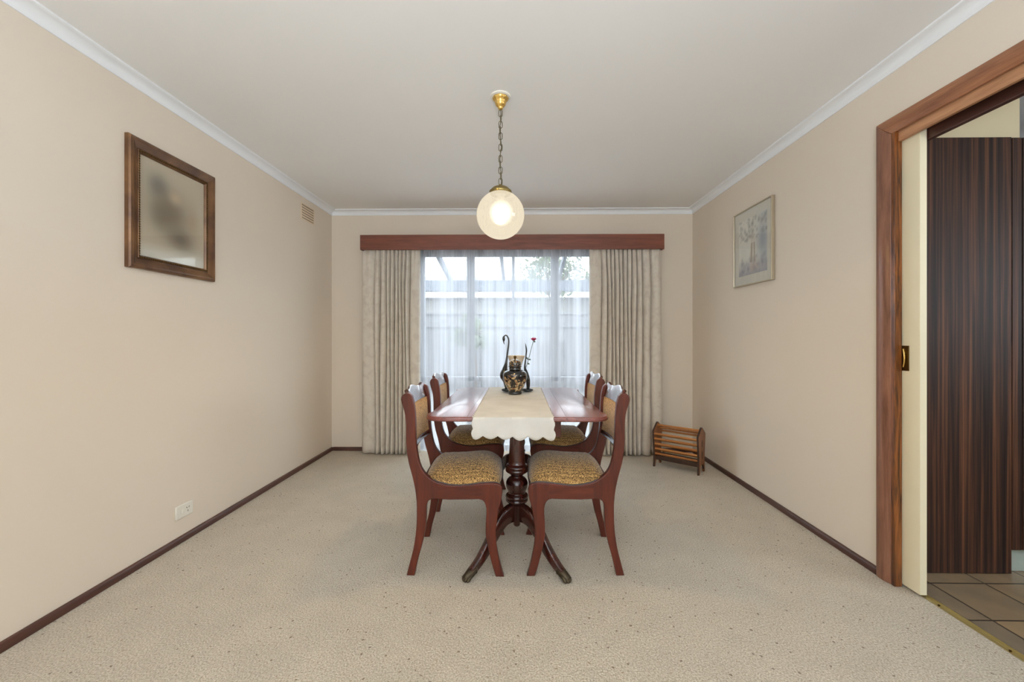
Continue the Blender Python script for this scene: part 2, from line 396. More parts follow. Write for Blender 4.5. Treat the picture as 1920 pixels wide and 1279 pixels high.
def mk_vcol(name, rough=0.5, coat=0.0):
    m, nt = new_mat(name); a = N(nt, 'ShaderNodeVertexColor', _layer_name='art')
    n = noise(nt, coords(nt), 300, 2)
    b = bsdf(nt, a.outputs[0], rough, coat=coat, coat_r=0.15, bump=n, bstr=0.03, bdist=0.001); out(nt, b.outputs[0]); return m
M['print_left'] = mk_vcol('faded_print', 0.5, 0.3)
M['print_right'] = mk_vcol('watercolour_print', 0.5, 0.2)
def mk_gilt():
    m, nt = new_mat('bronzed_frame'); v = coords(nt)
    n = noise(nt, v, 9, 4); c = ramp(nt, n, [(0.35, lin(92, 62, 42)), (0.7, lin(136, 98, 62))])
    b = bsdf(nt, c, 0.38, metal=0.35, coat=0.2); out(nt, b.outputs[0]); return m
M['gilt'] = mk_gilt()
def mk_foliage():
    m, nt = new_mat('garden_leaves'); v = coords(nt); n = noise(nt, v, 8, 3)
    c = ramp(nt, n, [(0.3, lin(70, 84, 62)), (0.7, lin(112, 122, 96))])
    b = bsdf(nt, c, 0.7); tr = N(nt, 'ShaderNodeBsdfTranslucent', Color=lin(110, 124, 84))
    mx = N(nt, 'ShaderNodeMixShader', i0=0.3, i1=b.outputs[0], i2=tr.outputs[0]); out(nt, mx.outputs[0]); return m
M['foliage'] = mk_foliage()
M['paving'] = plain('garden_paving', lin(118, 118, 116), 0.9)

# ------------------------------------------------------------------ the room
XL, XR, YB, YR, H = -1.869, 1.72, 4.073, -2.6, 2.40
DY0, DY1, DZ = 0.70, 1.905, 2.088          # doorway in the right wall
WX0, WX1, WZ = -1.02, 0.80, 2.02           # window in the back wall
b = MB().box(XL - 0.1, XR + 0.012 + 0.045, YR - 0.1, YB + 0.02, -0.12, 0.0); struct(b.build('floor', M['carpet'], smooth=False))
b = MB().box(1.777, 4.2, YR - 0.1, 2.75, -0.12, -0.002); struct(b.build('floor_kitchen', M['tiles'], smooth=False))
b = MB().box(XL - 0.12, 4.3, YR - 0.1, YB + 0.14, H, H + 0.1); struct(b.build('ceiling', M['ceiling'], smooth=False))
b = MB().box(XL - 0.12, XL, YR - 0.1, YB + 0.14, 0, H); struct(b.build('wall_left', M['wall'], smooth=False))
b = MB().box(XL, WX0, YB, YB + 0.12, 0, H).box(WX1, XR + 0.08, YB, YB + 0.12, 0, H).box(WX0, WX1, YB, YB + 0.12, WZ, H)
struct(b.build('wall_back', M['wall'], smooth=False))
b = MB()
b.box(XR, XR + 0.016, DY1 + 0.0, YB, 0, H).box(XR + 0.062, XR + 0.078, DY1, YB, 0, H)
b.box(XR + 0.016, XR + 0.062, 2.62, 2.66, 0, H)
b.box(XR, XR + 0.078, DY0, DY1, DZ + 0.02, H).box(XR, XR + 0.078, YR, DY0, 0, H)
struct(b.build('wall_right', M['wall'], smooth=False))
RW = (-1.3, 1.3, 0.95, 2.30)  # opening for the added rear window
b = MB().box(XL, RW[0], YR - 0.1, YR, 0, H).box(RW[1], XR + 0.08, YR - 0.1, YR, 0, H).box(RW[0], RW[1], YR - 0.1, YR, 0, RW[2]).box(RW[0], RW[1], YR - 0.1, YR, RW[3], H)
struct(b.build('wall_rear', M['wall'], smooth=False))

# kitchen shell
b = MB().box(XR + 0.078, 4.3, 2.68, 2.78, 0, H); struct(b.build('wall_kitchen_back', M['ceiling'], smooth=False))
b = MB().box(XR + 0.078, 2.437, 2.03, 2.68, 2.1, H); struct(b.build('trim_kitchen_bulkhead', M['wall_tan'], smooth=False))
b = MB().box(4.2, 4.3, YR, -0.6, 0, H).box(4.2, 4.3, 1.0, 2.68, 0, H).box(4.2, 4.3, -0.6, 1.0, 0, 1.0).box(4.2, 4.3, -0.6, 1.0, 2.0, H)  # opening added to let light into the kitchen
struct(b.build('wall_kitchen_side', M['wall_tan'], smooth=False))
b = MB().box(XR + 0.078, 4.3, YR - 0.1, YR, 0, H); struct(b.build('wall_kitchen_rear', M['wall_tan'], smooth=False))

# cornice: a cove swept along each wall
prof = [(0, 0), (0.006, 0.0), (0.008, 0.012)] + [(0.008 + 0.034 * (1 - math.cos(t * PI / 2 / 6)), 0.012 + 0.028 * math.sin(t * PI / 2 / 6)) for t in range(1, 7)] + [(0.047, 0.040), (0.055, 0.043), (0.056, 0.05), (0, 0.05)]
b = MB().prism(prof, YR, YB, lambda a, z, t: (XL + a, t, H - 0.05 + z)); struct(b.build('trim_1', M['cornice'], angle=50))
b = MB().prism(prof, XL, XR, lambda a, z, t: (t, YB - a, H - 0.05 + z)); struct(b.build('trim_2', M['cornice'], angle=50))
b = MB().prism(prof, YR, YB, lambda a, z, t: (XR - a, t, H - 0.05 + z)); struct(b.build('trim_3', M['cornice'], angle=50))
# baseboards
bp = [(0, 0), (0.016, 0), (0.016, 0.024), (0.011, 0.033), (0.003, 0.036), (0, 0.036)]
b = MB().prism(bp, YR, YB, lambda a, z, t: (XL + a, t, z)); struct(b.build('baseboard_left', M['skirt'], bevel=0.002))
b = MB().prism(bp, DY1 + 0.075, YB, lambda a, z, t: (XR - a, t, z)); struct(b.build('baseboard_right', M['skirt'], bevel=0.002))
b = MB().prism(bp, XL + 0.016, WX0 - 0.02, lambda a, z, t: (t, YB - a, z)); b.prism(bp, WX1 + 0.02, XR - 0.016, lambda a, z, t: (t, YB - a, z))
struct(b.build('baseboard_back', M['skirt_x'], bevel=0.002))

# doorway trim: architrave, jamb, head, sliding door
ap = [(0.0, 0.0), (0.072, 0.0), (0.072, 0.018), (0.060, 0.022), (0.026, 0.022), (0.012, 0.015), (0.0, 0.012)]   # (across, out)
b = MB().prism(ap, 0.0, DZ + 0.05, lambda a, o, t: (XR - o, DY1 + 0.0 + a, t if t < 1 else DZ - 0.022 + a)); struct(b.build('trim_4', M['architrave_z'], bevel=0.003))
b = MB().prism(ap, DY0, DY1, lambda a, o, t: (XR - o, t + (a if t > 1 else -a), DZ - 0.022 + a)); struct(b.build('trim_5', M['architrave'], bevel=0.003))
b = MB().prism(ap, 0.0, DZ + 0.05, lambda a, o, t: (XR - o, DY0 - a, t if t < 1 else DZ - 0.022 + a)); struct(b.build('trim_6', M['architrave_z'], bevel=0.003))
b = MB().box(XR - 0.012, XR + 0.022, DY1 - 0.018, DY1 + 0.0, 0, DZ).box(XR + 0.058, XR + 0.085, DY1 - 0.018, DY1, 0, DZ)
struct(b.build('trim_7', M['jamb'], bevel=0.002))
b = MB().box(XR - 0.012, XR + 0.085, DY0, DY0 + 0.018, 0, DZ); struct(b.build('trim_8', M['jamb'], bevel=0.002))
b = MB().box(XR + 0.004, XR + 0.02, DY0, DY1 - 0.018, 2.022, DZ + 0.02); struct(b.build('trim_9', M['fascia'], bevel=0.002))
b = MB().box(XR + 0.06, XR + 0.085, DY0, DY1 - 0.018, 1.995, DZ + 0.02).box(XR + 0.02, XR + 0.06, DY0, DY1 - 0.018, 2.075, DZ + 0.02)
struct(b.build('trim_10', M['skirt'], bevel=0.004))
b = MB().box(XR + 0.025, XR + 0.055, 1.807, 2.60, 0.012, 2.045); door = struct(b.build('door_1', M['cream_door'], bevel=0.002))
b = MB(); b.box(XR + 0.0215, XR + 0.0255, 1.856, 1.892, 0.983, 1.096); pull = b.build('door_handle', M['brass_dark'], door, bevel=0.001)
pull['label'] = 'recessed aged brass flush pull'
b = MB().tube([(XR + 0.021, 1.880, 1.0), (XR + 0.017, 1.872, 1.02), (XR + 0.0165, 1.870, 1.04), (XR + 0.017, 1.872, 1.06), (XR + 0.021, 1.880, 1.08)], 0.004, 8)
b.build('finger_pull', M['brass'], pull)
b = MB().prism([(0, 0), (0.034, 0), (0.034, 0.003), (0.026, 0.006), (0.008, 0.006), (0, 0.003)], DY0, DY1 - 0.02, lambda a, z, t: (1.764 + a, t, z))
for k in range(3): b.prism([(0, 0), (0.003, 0), (0.003, 0.0015), (0, 0.0015)], DY0, DY1 - 0.02, lambda a, z, t: (1.771 + 0.008 * k + a, t, 0.006 + z))
strip = struct(b.build('trim_11', M['strip_brass'], smooth=False)); 
b = MB()
for y in (0.9, 1.2, 1.5, 1.75): b.lathe([(0.004, 0.0), (0.004, 0.0085), (0.001, 0.009)], 10, (1.768, y, 0))
b.build('screw', M['brass_dark'], strip)

# ------------------------------------------------------------------ window in the back wall
wy0, wy1 = YB + 0.035, YB + 0.085
b = MB()
def bar(x0, x1, z0, z1): b.box(x0, x1, wy0, wy1, z0, z1)
bar(WX0, WX0 + 0.075, 0.02, WZ); bar(WX1 - 0.07, WX1, 0.02, WZ); bar(WX0, WX1, WZ - 0.075, WZ); bar(WX0, WX1, 0.0, 0.05)
bar(-0.52, -0.44, 0.05, WZ - 0.07); bar(0.325, 0.405, 0.05, WZ - 0.07); bar(-0.065, -0.037, 0.05, WZ - 0.07)
bar(WX0, WX1, 0.69, 0.735)
win = struct(b.build('window_1', plain('aluminium_frame', lin(168, 174, 182), 0.5), bevel=0.003))
b = MB().box(WX0 + 0.03, WX1 - 0.03, YB + 0.058, YB + 0.063, 0.03, WZ - 0.03); b.build('window_pane', M['glass'], win, smooth=False)
# unseen window added behind the camera to let fill light in
b = MB(); 
for x0, x1, z0, z1 in ((RW[0], RW[0] + 0.05, RW[2], RW[3]), (RW[1] - 0.05, RW[1], RW[2], RW[3]), (RW[0], RW[1], RW[2], RW[2] + 0.05), (RW[0], RW[1], RW[3] - 0.05, RW[3]), (-0.025, 0.025, RW[2], RW[3])):
    b.box(x0, x1, YR - 0.07, YR - 0.03, z0, z1)
win2 = struct(b.build('added_window', M['white_paint'], bevel=0.003))
b = MB().box(RW[0] + 0.03, RW[1] - 0.03, YR - 0.052, YR - 0.048, RW[2] + 0.03, RW[3] - 0.03); b.build('window_pane', M['glass'], win2, smooth=False)

# ------------------------------------------------------------------ pelmet, drapes, sheer
t = thing('pelmet', 'long dark red-brown timber pelmet box above the curtains', 'pelmet', (0, YB, 1.97))
b = MB().box(-1.517, 1.383, -0.173, -0.155, 0, 0.143); b.build('front_board', M['pelmet'], t, bevel=0.002)
b = MB().box(-1.517, 1.383, -0.155, 0, 0.125, 0.143); b.build('top_board', M['pelmet'], t, bevel=0.002)
for x in (-1.517, 1.365):
    b = MB().box(x, x + 0.018, -0.155, 0, 0, 0.125); b.build('end_board', M['pelmet'], t, bevel=0.002)

def drape(name, label, folds, y0, zb, ztop, seed):
    """folds: list of (x0, x1, depth) in the hung state, left to right; a fold is one pleat standing towards the room"""
    rnd = random.Random(seed)
    pts = []; n = 14
    for (x0, x1, d, s) in folds:
        for k in range(n):
            t_ = k / n
            # rounded nose with narrow gaps
            e = abs(math.sin(PI * t_)) ** (s * 0.8)
            pts.append((x0 + (x1 - x0) * t_, d * e))
    pts.append((folds[-1][1], 0.0))
    L = len(pts); nz = 40; xa, xb = folds[0][0], folds[-1][1]
    ph = rnd.random() * 6
    mb = MB()
    def fn(u, v):
        i = min(L - 1, int(round(u * (L - 1)))); x, d = pts[i]
        z = zb + (ztop - zb) * v
        top = max(0.0, (v - 0.80) / 0.20)
        dd = 1.5 * d * (1 - 0.5 * top ** 1.5)
        # slow sway down the cloth
        sw = 0.006 * math.sin(3.0 * v + x * 17 + ph) + 0.004 * math.sin(7 * v + x * 41)
        xs = x + sw * (1 - top) * (0.0 if i in (0, L - 1) else 1)
        # pinch pleats: every pleat splits in finer ones at the heading
        dd += 0.010 * top * math.sin(2 * PI * u * len(folds) * 2.0)
        zz = z + (0.004 * math.sin(x * 60) if v == 0 else 0)
        return (xs, y0 - dd + 0.004 * math.sin(5 * v + x * 9), zz)
    mb.grid(L, nz, fn)
    o = mb.build(name, M['drape'], None, solid=0.0015, angle=80)
    return tag(o, label, 'curtain', 'full length drapes')
S = 3.98 / 768
def px_folds(xs, depths, sharp):
    f = []
    for (a, c), d, s in zip(zip(xs, xs[1:]), depths, sharp):
        f.append(((a - 972) * S - 0.008, (c - 972) * S - 0.008, d, s))
    return f
lx = [679, 706, 716, 727, 735, 742, 750, 757, 764, 771, 789]
drape('curtain', 'cream heavy pleated drape hanging left of the window', px_folds(lx, [0.03, 0.05, 0.055, 0.05, 0.06, 0.05, 0.06, 0.05, 0.055, 0.03], [0.35, 0.6, 0.6, 0.6, 0.6, 0.6, 0.6, 0.6, 0.6, 0.4]), 3.985, 0.012, 2.05, 3)
rx = [1106, 1128, 1137, 1145, 1152, 1160, 1168, 1176, 1184, 1192, 1203, 1218, 1240]
drape('curtain', 'cream heavy pleated drape hanging right of the window, behind the slatted rack', px_folds(rx, [0.03, 0.05, 0.055, 0.05, 0.06, 0.05, 0.06, 0.05, 0.055, 0.05, 0.05, 0.045, 0.03], [0.35, 0.6, 0.6, 0.6, 0.6, 0.6, 0.6, 0.6, 0.6, 0.55, 0.5, 0.4]), 3.985, 0.012, 2.05, 5)

rnd = random.Random(11)
comps = [(rnd.uniform(9, 34), rnd.uniform(0, 6.28), rnd.uniform(0.3, 1)) for _ in range(7)]
comps2 = [(rnd.uniform(60, 130), rnd.uniform(0, 6.28), rnd.uniform(0.3, 1)) for _ in range(5)]
mb = MB()
def sheer_fn(u, v):
    x = -1.02 + 1.80 * u
    xx = x + 0.012 * math.sin(2.2 * v + 9 * x)
    d = 0.014 * sum(a * math.sin(k * xx + p) for k, p, a in comps) / 2
    d2 = 0.004 * sum(a * math.sin(k * xx + p) for k, p, a in comps2) / 2
    top = max(0, (v - 0.88) / 0.12)
    gather = 0.006 * top * math.sin(240 * x)
    return (x + 0.006 * math.sin(k0 * xx) * (1 - top), 4.025 + (d + d2) * (1 - 0.6 * top) + gather, 0.012 + 2.03 * v)
k0 = 70
mb.grid(620, 26, sheer_fn)
tag(mb.build('sheer_curtain', M['sheer'], None, angle=180), 'white translucent sheer curtain across the window between the drapes', 'sheer curtain')

# ------------------------------------------------------------------ chairs
ROUT = [(0.012, 0.0), (0.03, 0.069), (0.045, 0.129), (0.055, 0.19), (0.060, 0.25), (0.061, 0.31), (0.060, 0.351), (0.053, 0.411), (0.040, 0.471), (0.023, 0.532), (0.013, 0.592), (0.010, 0.652), (0.010, 0.713), (0.006, 0.763), (-0.005, 0.803), (-0.014, 0.838), (-0.007, 0.858), (0.009, 0.868), (0.027, 0.865), (0.039, 0.852)]
RIN = [(0.048, 0.813), (0.053, 0.763), (0.055, 0.713), (0.056, 0.652), (0.062, 0.592), (0.074, 0.532), (0.094, 0.492), (0.126, 0.462), (0.158, 0.445)]
RAILTOP = [(0.158, 0.445), (0.166, 0.442), (0.217, 0.431), (0.267, 0.429), (0.317, 0.434), (0.357, 0.439), (0.372, 0.441)]
FTOP = [(0.372, 0.441), (0.408, 0.443), (0.443, 0.441), (0.461, 0.432), (0.469, 0.418)]
FRONT = [(0.469, 0.398), (0.463, 0.363), (0.452, 0.323), (0.443, 0.263), (0.438, 0.213), (0.440, 0.153), (0.451, 0.092), (0.464, 0.037), (0.476, 0.0)]
FIN = [(0.438, 0.0), (0.424, 0.042), (0.406, 0.112), (0.393, 0.172), (0.389, 0.212), (0.391, 0.273), (0.393, 0.320), (0.384, 0.350), (0.372, 0.362)]
RAILBOT = [(0.372, 0.362), (0.357, 0.366), (0.317, 0.364), (0.217, 0.362), (0.158, 0.365)]
RUN = [(0.158, 0.365), (0.138, 0.365), (0.118, 0.356), (0.107, 0.331), (0.106, 0.281), (0.101, 0.22), (0.087, 0.15), (0.067, 0.079), (0.050, 0.0)]
rear_poly = spline(ROUT, 2) + spline(RIN, 2) + spline(RUN, 2)
rail_poly = RAILTOP + RAILBOT
front_poly = spline(FTOP, 2)[:-1] + spline(FRONT, 2) + spline(FIN, 2)
def dedupe(p):
    q = []
    for a in p:
        if not q or (abs(a[0] - q[-1][0]) + abs(a[1] - q[-1][1])) > 1e-4: q.append(a)
    if abs(q[0][0] - q[-1][0]) + abs(q[0][1] - q[-1][1]) < 1e-4: q.pop()
    return q
rear_poly, rail_poly, front_poly = dedupe(rear_poly), dedupe(rail_poly), dedupe(front_poly)
TH = 0.032
def side_y(u, s, off):      # side frames toe out towards the front; off from the outer face inwards
    return s * (0.203 + 0.016 * (u / 0.47) - off)
railtop = RIN[4:] + RAILTOP[1:] + FTOP[1:]

def make_chair(label, group):
    t = thing('dining_chair', label, 'chair', group=group)
    for s in (-1, 1):
        for poly, nm in ((rear_poly, 'leg'), (front_poly, 'leg'), (rail_poly, 'side_rail')):
            b = MB().prism(poly, 0.0, TH, lambda u, z, o: (u, side_y(u, s, o), z))
            o = b.build(nm, M['mahogany'] if nm == 'leg' else M['mahogany_x'], t)
            # soften the outline edges only, so leg and rail meet flush
            at_ = o.data.attributes.new('bevel_weight_edge', 'FLOAT', 'EDGE'); np_ = len(poly)
            for e_ in o.data.edges:
                i_, j_ = e_.vertices
                if (i_ < np_) == (j_ < np_):
                    ua, ub = poly[i_ % np_][0], poly[j_ % np_][0]
                    if not (abs(ua - ub) < 1e-4 and min(abs(ua - 0.158), abs(ua - 0.372)) < 1e-4): at_.data[e_.index].value = 1.0
            md = o.modifiers.new('bevel', 'BEVEL'); md.limit_method = 'WEIGHT'; md.width = 0.004; md.segments = 2
    yi = 0.203 - TH + 0.002
    # front and rear seat rails
    b = MB().prism([(0.452, 0.36), (0.462, 0.365), (0.466, 0.415), (0.458, 0.432), (0.44, 0.434), (0.438, 0.36)], -0.192, 0.192, lambda u, z, o: (u, o, z)); b.build('front_rail', M['mahogany'], t, bevel=0.002)
    b = MB().box(0.075, 0.10, -0.175, 0.175, 0.37, 0.44); b.build('rear_rail', M['mahogany'], t, bevel=0.002)
    # seat cushion
    mb = MB()
    U0, U1 = 0.088, 0.468
    def seat(a, c):
        # a along depth, c across; rounded-square to keep the corners soft
        x = 2 * a - 1; y = 2 * c - 1
        k = 0.10
        rx = x * math.sqrt(1 - k * y * y * 1.0); ry = y * math.sqrt(1 - k * x * x * 1.0)
        u = U0 + (U1 - U0) * (rx + 1) / 2
        hw = side_y(u, 1, 0.004)
        e = max(abs(x), abs(y))
        dome = (1 - abs(x) ** (2.2 if x < 0 else 3.4)) ** 0.7 * (1 - abs(y) ** 2.6) ** 0.62
        base = interp(railtop, u) + 0.001
        base = min(base, 0.452 + 0.0)
        z = base + 0.088 * dome * (0.95 - 0.05 * a) 
        return (u, hw * ry, z)
    mb.grid(33, 33, seat)
    n = len(mb.v); 
    # close it below
    ring = [i for i in range(33)] + [33 * j + 32 for j in range(1, 33)] + [33 * 32 + i for i in range(31, -1, -1)] + [33 * j for j in range(31, 0, -1)]
    low = [(mb.v[i][0] * 0.97 + 0.008, mb.v[i][1] * 0.86, mb.v[i][2] - 0.03) for i in ring]
    mb.v += low; L = len(ring)
    mb.f += [(ring[i], ring[(i + 1) % L], n + (i + 1) % L, n + i) for i in range(L)] + [tuple(range(n, n + L))]
    seat_o = mb.build('seat', M['seat'], t, angle=60)
    # dark piping where the cushion meets the rails
    path = []
    for i in ring[::2]:
        x, y, z = mb.v[i]; path.append((x, y, z + 0.001))
    b = MB().tube(path, 0.0035, 6, closed=True); b.build('piping', M['dark_wood'], seat_o)
    # back panel, top rail, lower rail: bowed backwards between the stiles
    def bow(y): return -0.022 * (1 - (y / 0.18) ** 2)
    def stile_c(z): return interp([(0.56, 0.055), (0.60, 0.045), (0.65, 0.038), (0.72, 0.036), (0.78, 0.033), (0.82, 0.026), (0.86, 0.014), (0.89, 0.004)], z)
    mb = MB(); nu, nv = 17, 17
    pts = []
    for sgn in (1, -1):
        for j in range(nv):
            for i in range(nu):
                y = -yi + 2 * yi * i / (nu - 1); z = 0.612 + (0.800 - 0.612) * j / (nv - 1)
                pu = (1 - abs(2 * i / (nu - 1) - 1) ** 3) * (1 - abs(2 * j / (nv - 1) - 1) ** 3)
                th = 0.006 + (0.016 if sgn > 0 else 0.006) * pu
                pts.append((stile_c(z) + bow(y) + sgn * th, y, z))
    f = []
    for g in (0, 1):
        o = g * nu * nv; f += [(o + j * nu + i, o + j * nu + i + 1, o + (j + 1) * nu + i + 1, o + (j + 1) * nu + i) for j in range(nv - 1) for i in range(nu - 1)]
    edge = [i for i in range(nu)] + [nu * j + nu - 1 for j in range(1, nv)] + [nu * (nv - 1) + i for i in range(nu - 2, -1, -1)] + [nu * j for j in range(nv - 2, 0, -1)]
    f += [(edge[k], edge[(k + 1) % len(edge)], edge[(k + 1) % len(edge)] + nu * nv, edge[k] + nu * nv) for k in range(len(edge))]
    mb.add(pts, f); mb.build('backrest', M['back'], t, angle=60)
    def rail(zlo, zhi_fn, th, name, mat):
        mb = MB(); n = 33; path_sec = []
        for i in range(n):
            y = -yi + 2 * yi * i / (n - 1); zh = zhi_fn(y / yi); zl = zlo
            c0 = stile_c(zl) + bow(y); c1 = stile_c(zh) + bow(y)
            path_sec.append([(c0 - th, y, zl), (c0 + th, y, zl), (c1 + th, y, zh - 0.006), (c1 + th * 0.4, y, zh), (c1 - th * 0.4, y, zh), (c1 - th, y, zh - 0.006)])
        v = [p for s_ in path_sec for p in s_]; m = 6
        f = [(i * m + k, i * m + (k + 1) % m, (i + 1) * m + (k + 1) % m, (i + 1) * m + k) for i in range(n - 1) for k in range(m)]
        f += [tuple(range(m)), tuple((n - 1) * m + k for k in range(m))]
        mb.add(v, f); return mb.build(name, mat, t, angle=50)
    def crest(q):      # camel-back top edge
        return 0.872 + 0.012 * math.exp(-(q / 0.34) ** 2) + 0.010 * math.exp(-((abs(q) - 1.0) / 0.22) ** 2) - 0.004 * math.exp(-((abs(q) - 0.6) / 0.2) ** 2)
    rail(0.800, crest, 0.010, 'top_rail', M['mahogany_polish'])
    rail(0.588, lambda q: 0.612, 0.011, 'lower_rail', M['mahogany_polish'])
    return t
G = 'mahogany dining chairs around the table'
ch = make_chair('mahogany sabre-leg dining chair at the near left of the table, tweed seat', G)
ch.location = (-0.55, 2.142, 0); ch.rotation_euler = (0, 0, math.radians(1.5))
for lab, loc, rz in (
        ('mahogany sabre-leg dining chair at the near right of the table, facing the near left chair', (0.518, 2.157, 0), PI - math.radians(0.6)),
        ('dining chair on the left behind the near left chair, partly hidden by the table', (-0.565, 2.85, 0), math.radians(1.0)),
        ('dining chair on the right behind the near right chair, partly hidden by the table', (0.545, 2.85, 0), PI)):
    c = copy_tree(ch); c['label'] = lab; c.location = loc; c.rotation_euler = (0, 0, rz)

# ------------------------------------------------------------------ table
TX = -0.008; TZ0, TZ1 = 0.723, 0.745; TY0, TY1 = 1.985, 3.17
tb = thing('dining_table', 'mahogany drop-leaf pedestal dining table with brass paw feet', 'table', (TX, 2.575, 0))
ty0, ty1 = TY0 - 2.575, TY1 - 2.575
EDGE = [(0.005, TZ0), (0.001, TZ0 + 0.003), (0.0, TZ0 + 0.008), (0.002, TZ0 + 0.0125), (0.004, TZ0 + 0.0135), (0.0045, TZ1 - 0.004), (0.007, TZ1 - 0.001), (0.010, TZ1)]   # (inset, z)
b = MB().prism([(ty0 + q, z) for q, z in EDGE] + [(ty1 - q, z) for q, z in reversed(EDGE)], -0.2426, 0.2426, lambda y, z, x: (x, y, z)); b.build('tabletop', M['mahogany_y'], tb, angle=50)
def leaf_poly(s):
    x0, x1 = 0.2435, 0.459
    p = [(x0, ty0), (0.30, ty0 - 0.002), (0.36, ty0 - 0.002), (0.40, ty0 + 0.006), (0.43, ty0 + 0.022), (0.450, ty0 + 0.048), (x1, ty0 + 0.085), (x1 - 0.002, ty0 + 0.125), (x1 - 0.010, ty0 + 0.150), (x1 - 0.011, ty0 + 0.19)]
    q = [(x, ty0 + ty1 - y) for x, y in reversed(p)]
    return [(s * x, y) for x, y in spline(p, 3) + spline(q, 3)]
for s in (-1, 1):
    lp = dedupe(leaf_poly(s)); n_ = len(lp); rings = []
    for q, z in EDGE:
        ring = []
        for k, (x, y) in enumerate(lp):
            if abs(abs(x) - 0.2435) < 1e-3: ring.append((x, y + (q if y < 0 else -q), z)); continue
            (ax, ay), (bx_, by_) = lp[k - 1], lp[(k + 1) % n_]
            tx, ty = bx_ - ax, by_ - ay; l_ = math.hypot(tx, ty) or 1
            nx, ny = ty / l_, -tx / l_
            if nx * x + ny * y < 0: nx, ny = -nx, -ny
            ring.append((x - nx * q, y - ny * q, z))
        rings.append(ring)
    b = MB(); m_ = len(rings)
    b.add([p for ring in rings for p in ring], [(i * n_ + k, i * n_ + (k + 1) % n_, (i + 1) * n_ + (k + 1) % n_, (i + 1) * n_ + k) for i in range(m_ - 1) for k in range(n_)] + [tuple(range(n_)), tuple((m_ - 1) * n_ + k for k in range(n_))])
    b.build('drop_leaf', M['mahogany_y'], tb, angle=50)
b = MB().box(-0.222, 0.222, ty0 + 0.075, ty0 + 0.097, 0.632, TZ0).box(-0.222, 0.222, ty1 - 0.097, ty1 - 0.075, 0.632, TZ0)
b.box(-0.222, -0.202, ty0 + 0.097, ty1 - 0.097, 0.632, TZ0).box(0.202, 0.222, ty0 + 0.097, ty1 - 0.097, 0.632, TZ0)
b.build('apron', M['mahogany'], tb, bevel=0.002)
colprof = [(0.036, 0.632), (0.037, 0.60), (0.041, 0.52), (0.044, 0.475), (0.050, 0.470), (0.058, 0.462), (0.060, 0.455), (0.057, 0.447), (0.060, 0.441), (0.058, 0.433), (0.046, 0.424), (0.032, 0.413), (0.031, 0.405), (0.044, 0.396), (0.054, 0.382), (0.0575, 0.366), (0.055, 0.348), (0.047, 0.330), (0.044, 0.322), (0.050, 0.316), (0.058, 0.308), (0.059, 0.300), (0.054, 0.292), (0.058, 0.286), (0.057, 0.278), (0.048, 0.270), (0.040, 0.262)]
for yc, sg in ((2.15 - 2.575, -1), (3.005 - 2.575, 1)):
    b = MB().lathe(spline(colprof, 2), 32, (0, yc, 0)); ped = b.build('pedestal', M['mahogany_dark'], tb, angle=60)
    b = MB().box(-0.045, 0.045, yc - 0.05, yc + 0.05, 0.632, TZ0); b.build('top_block', M['mahogany_dark'], ped)
    b = MB().lathe([(0.012, 0.160), (0.018, 0.166), (0.0185, 0.19), (0.0185, 0.266)], 8, (0, yc + sg * 0.034, 0)); b.build('post', M['mahogany_dark'], ped, angle=30)
    for sx in (-1, 1):
        d = Vector((sx * 0.232, sg * 0.250, 0)); L = d.length; d.normalize()
        ctr = [(0.008, 0.224, 0.050), (0.06, 0.226, 0.048), (0.11, 0.210, 0.042), (0.158, 0.168, 0.036), (0.205, 0.118, 0.031), (0.252, 0.074, 0.026), (0.295, 0.044, 0.022), (0.32, 0.032, 0.020)]
        ctr = spline(ctr, 4)
        path = [(d.x * s_, yc + d.y * s_, z) for s_, z, _ in ctr]
        sec = []
        for k, (s_, z, hh) in enumerate(ctr):
            wd = 0.021 - 0.006 * k / len(ctr)
            q = []
            for m in range(20):      # rounded rectangle with two reeds on the top face
                a = 2 * PI * m / 20; ca, sa = math.cos(a), math.sin(a)
                x = wd * math.copysign(abs(ca) ** 0.5, ca); y = hh * math.copysign(abs(sa) ** 0.5, sa)
                if sa > 0.5: y -= 0.004 * (0.5 + 0.5 * math.cos(3 * PI * x / wd))
                q.append((x, y))
            sec.append(q)
        b = MB().sweep(path, sec); leg = b.build('leg', M['mahogany_dark'], tb, angle=60)
        # brass paw: a knuckled cap with four toes
        b = MB(); e = Vector((d.x * 0.325, yc + d.y * 0.325, 0.026)); sd = Vector((-d.y, d.x, 0))
        b.tube([(e.x + d.x * q, e.y + d.y * q, z) for q, z in ((-0.030, 0.038), (-0.016, 0.032), (0.0, 0.026), (0.016, 0.019), (0.027, 0.014))], [0.019, 0.021, 0.0215, 0.0185, 0.012], 14)
        for k, off in enumerate((-0.016, -0.0055, 0.0055, 0.016)):
            p = e + d * (0.026 - 0.006 * (abs(off) > 0.01)) + sd * off; q = p - d * 0.022; b.tube([(q.x, q.y, 0.026), ((p.x + q.x) / 2, (p.y + q.y) / 2, 0.021), (p.x, p.y, 0.0115), (p.x + d.x * 0.008, p.y + d.y * 0.008, 0.005)], [0.006, 0.0085, 0.0095, 0.004], 10)
        b.tube([e - d * 0.030 + sd * 0.019 * math.cos(q) + Vector((0, 0, 0.012 + 0.019 * math.sin(q))) for q in [2 * PI * k / 14 for k in range(14)]], 0.004, 6, closed=True)
        p_ = b.build('paw_foot', M['bronze'], leg); p_['label'] = 'dull brass lion paw cap'
b = MB().tube([(0, 2.15 - 2.575, 0.225), (0, 0, 0.225), (0, 3.005 - 2.575, 0.225)], 0.016, 12); b.build('stretcher', M['mahogany_dark'], tb)

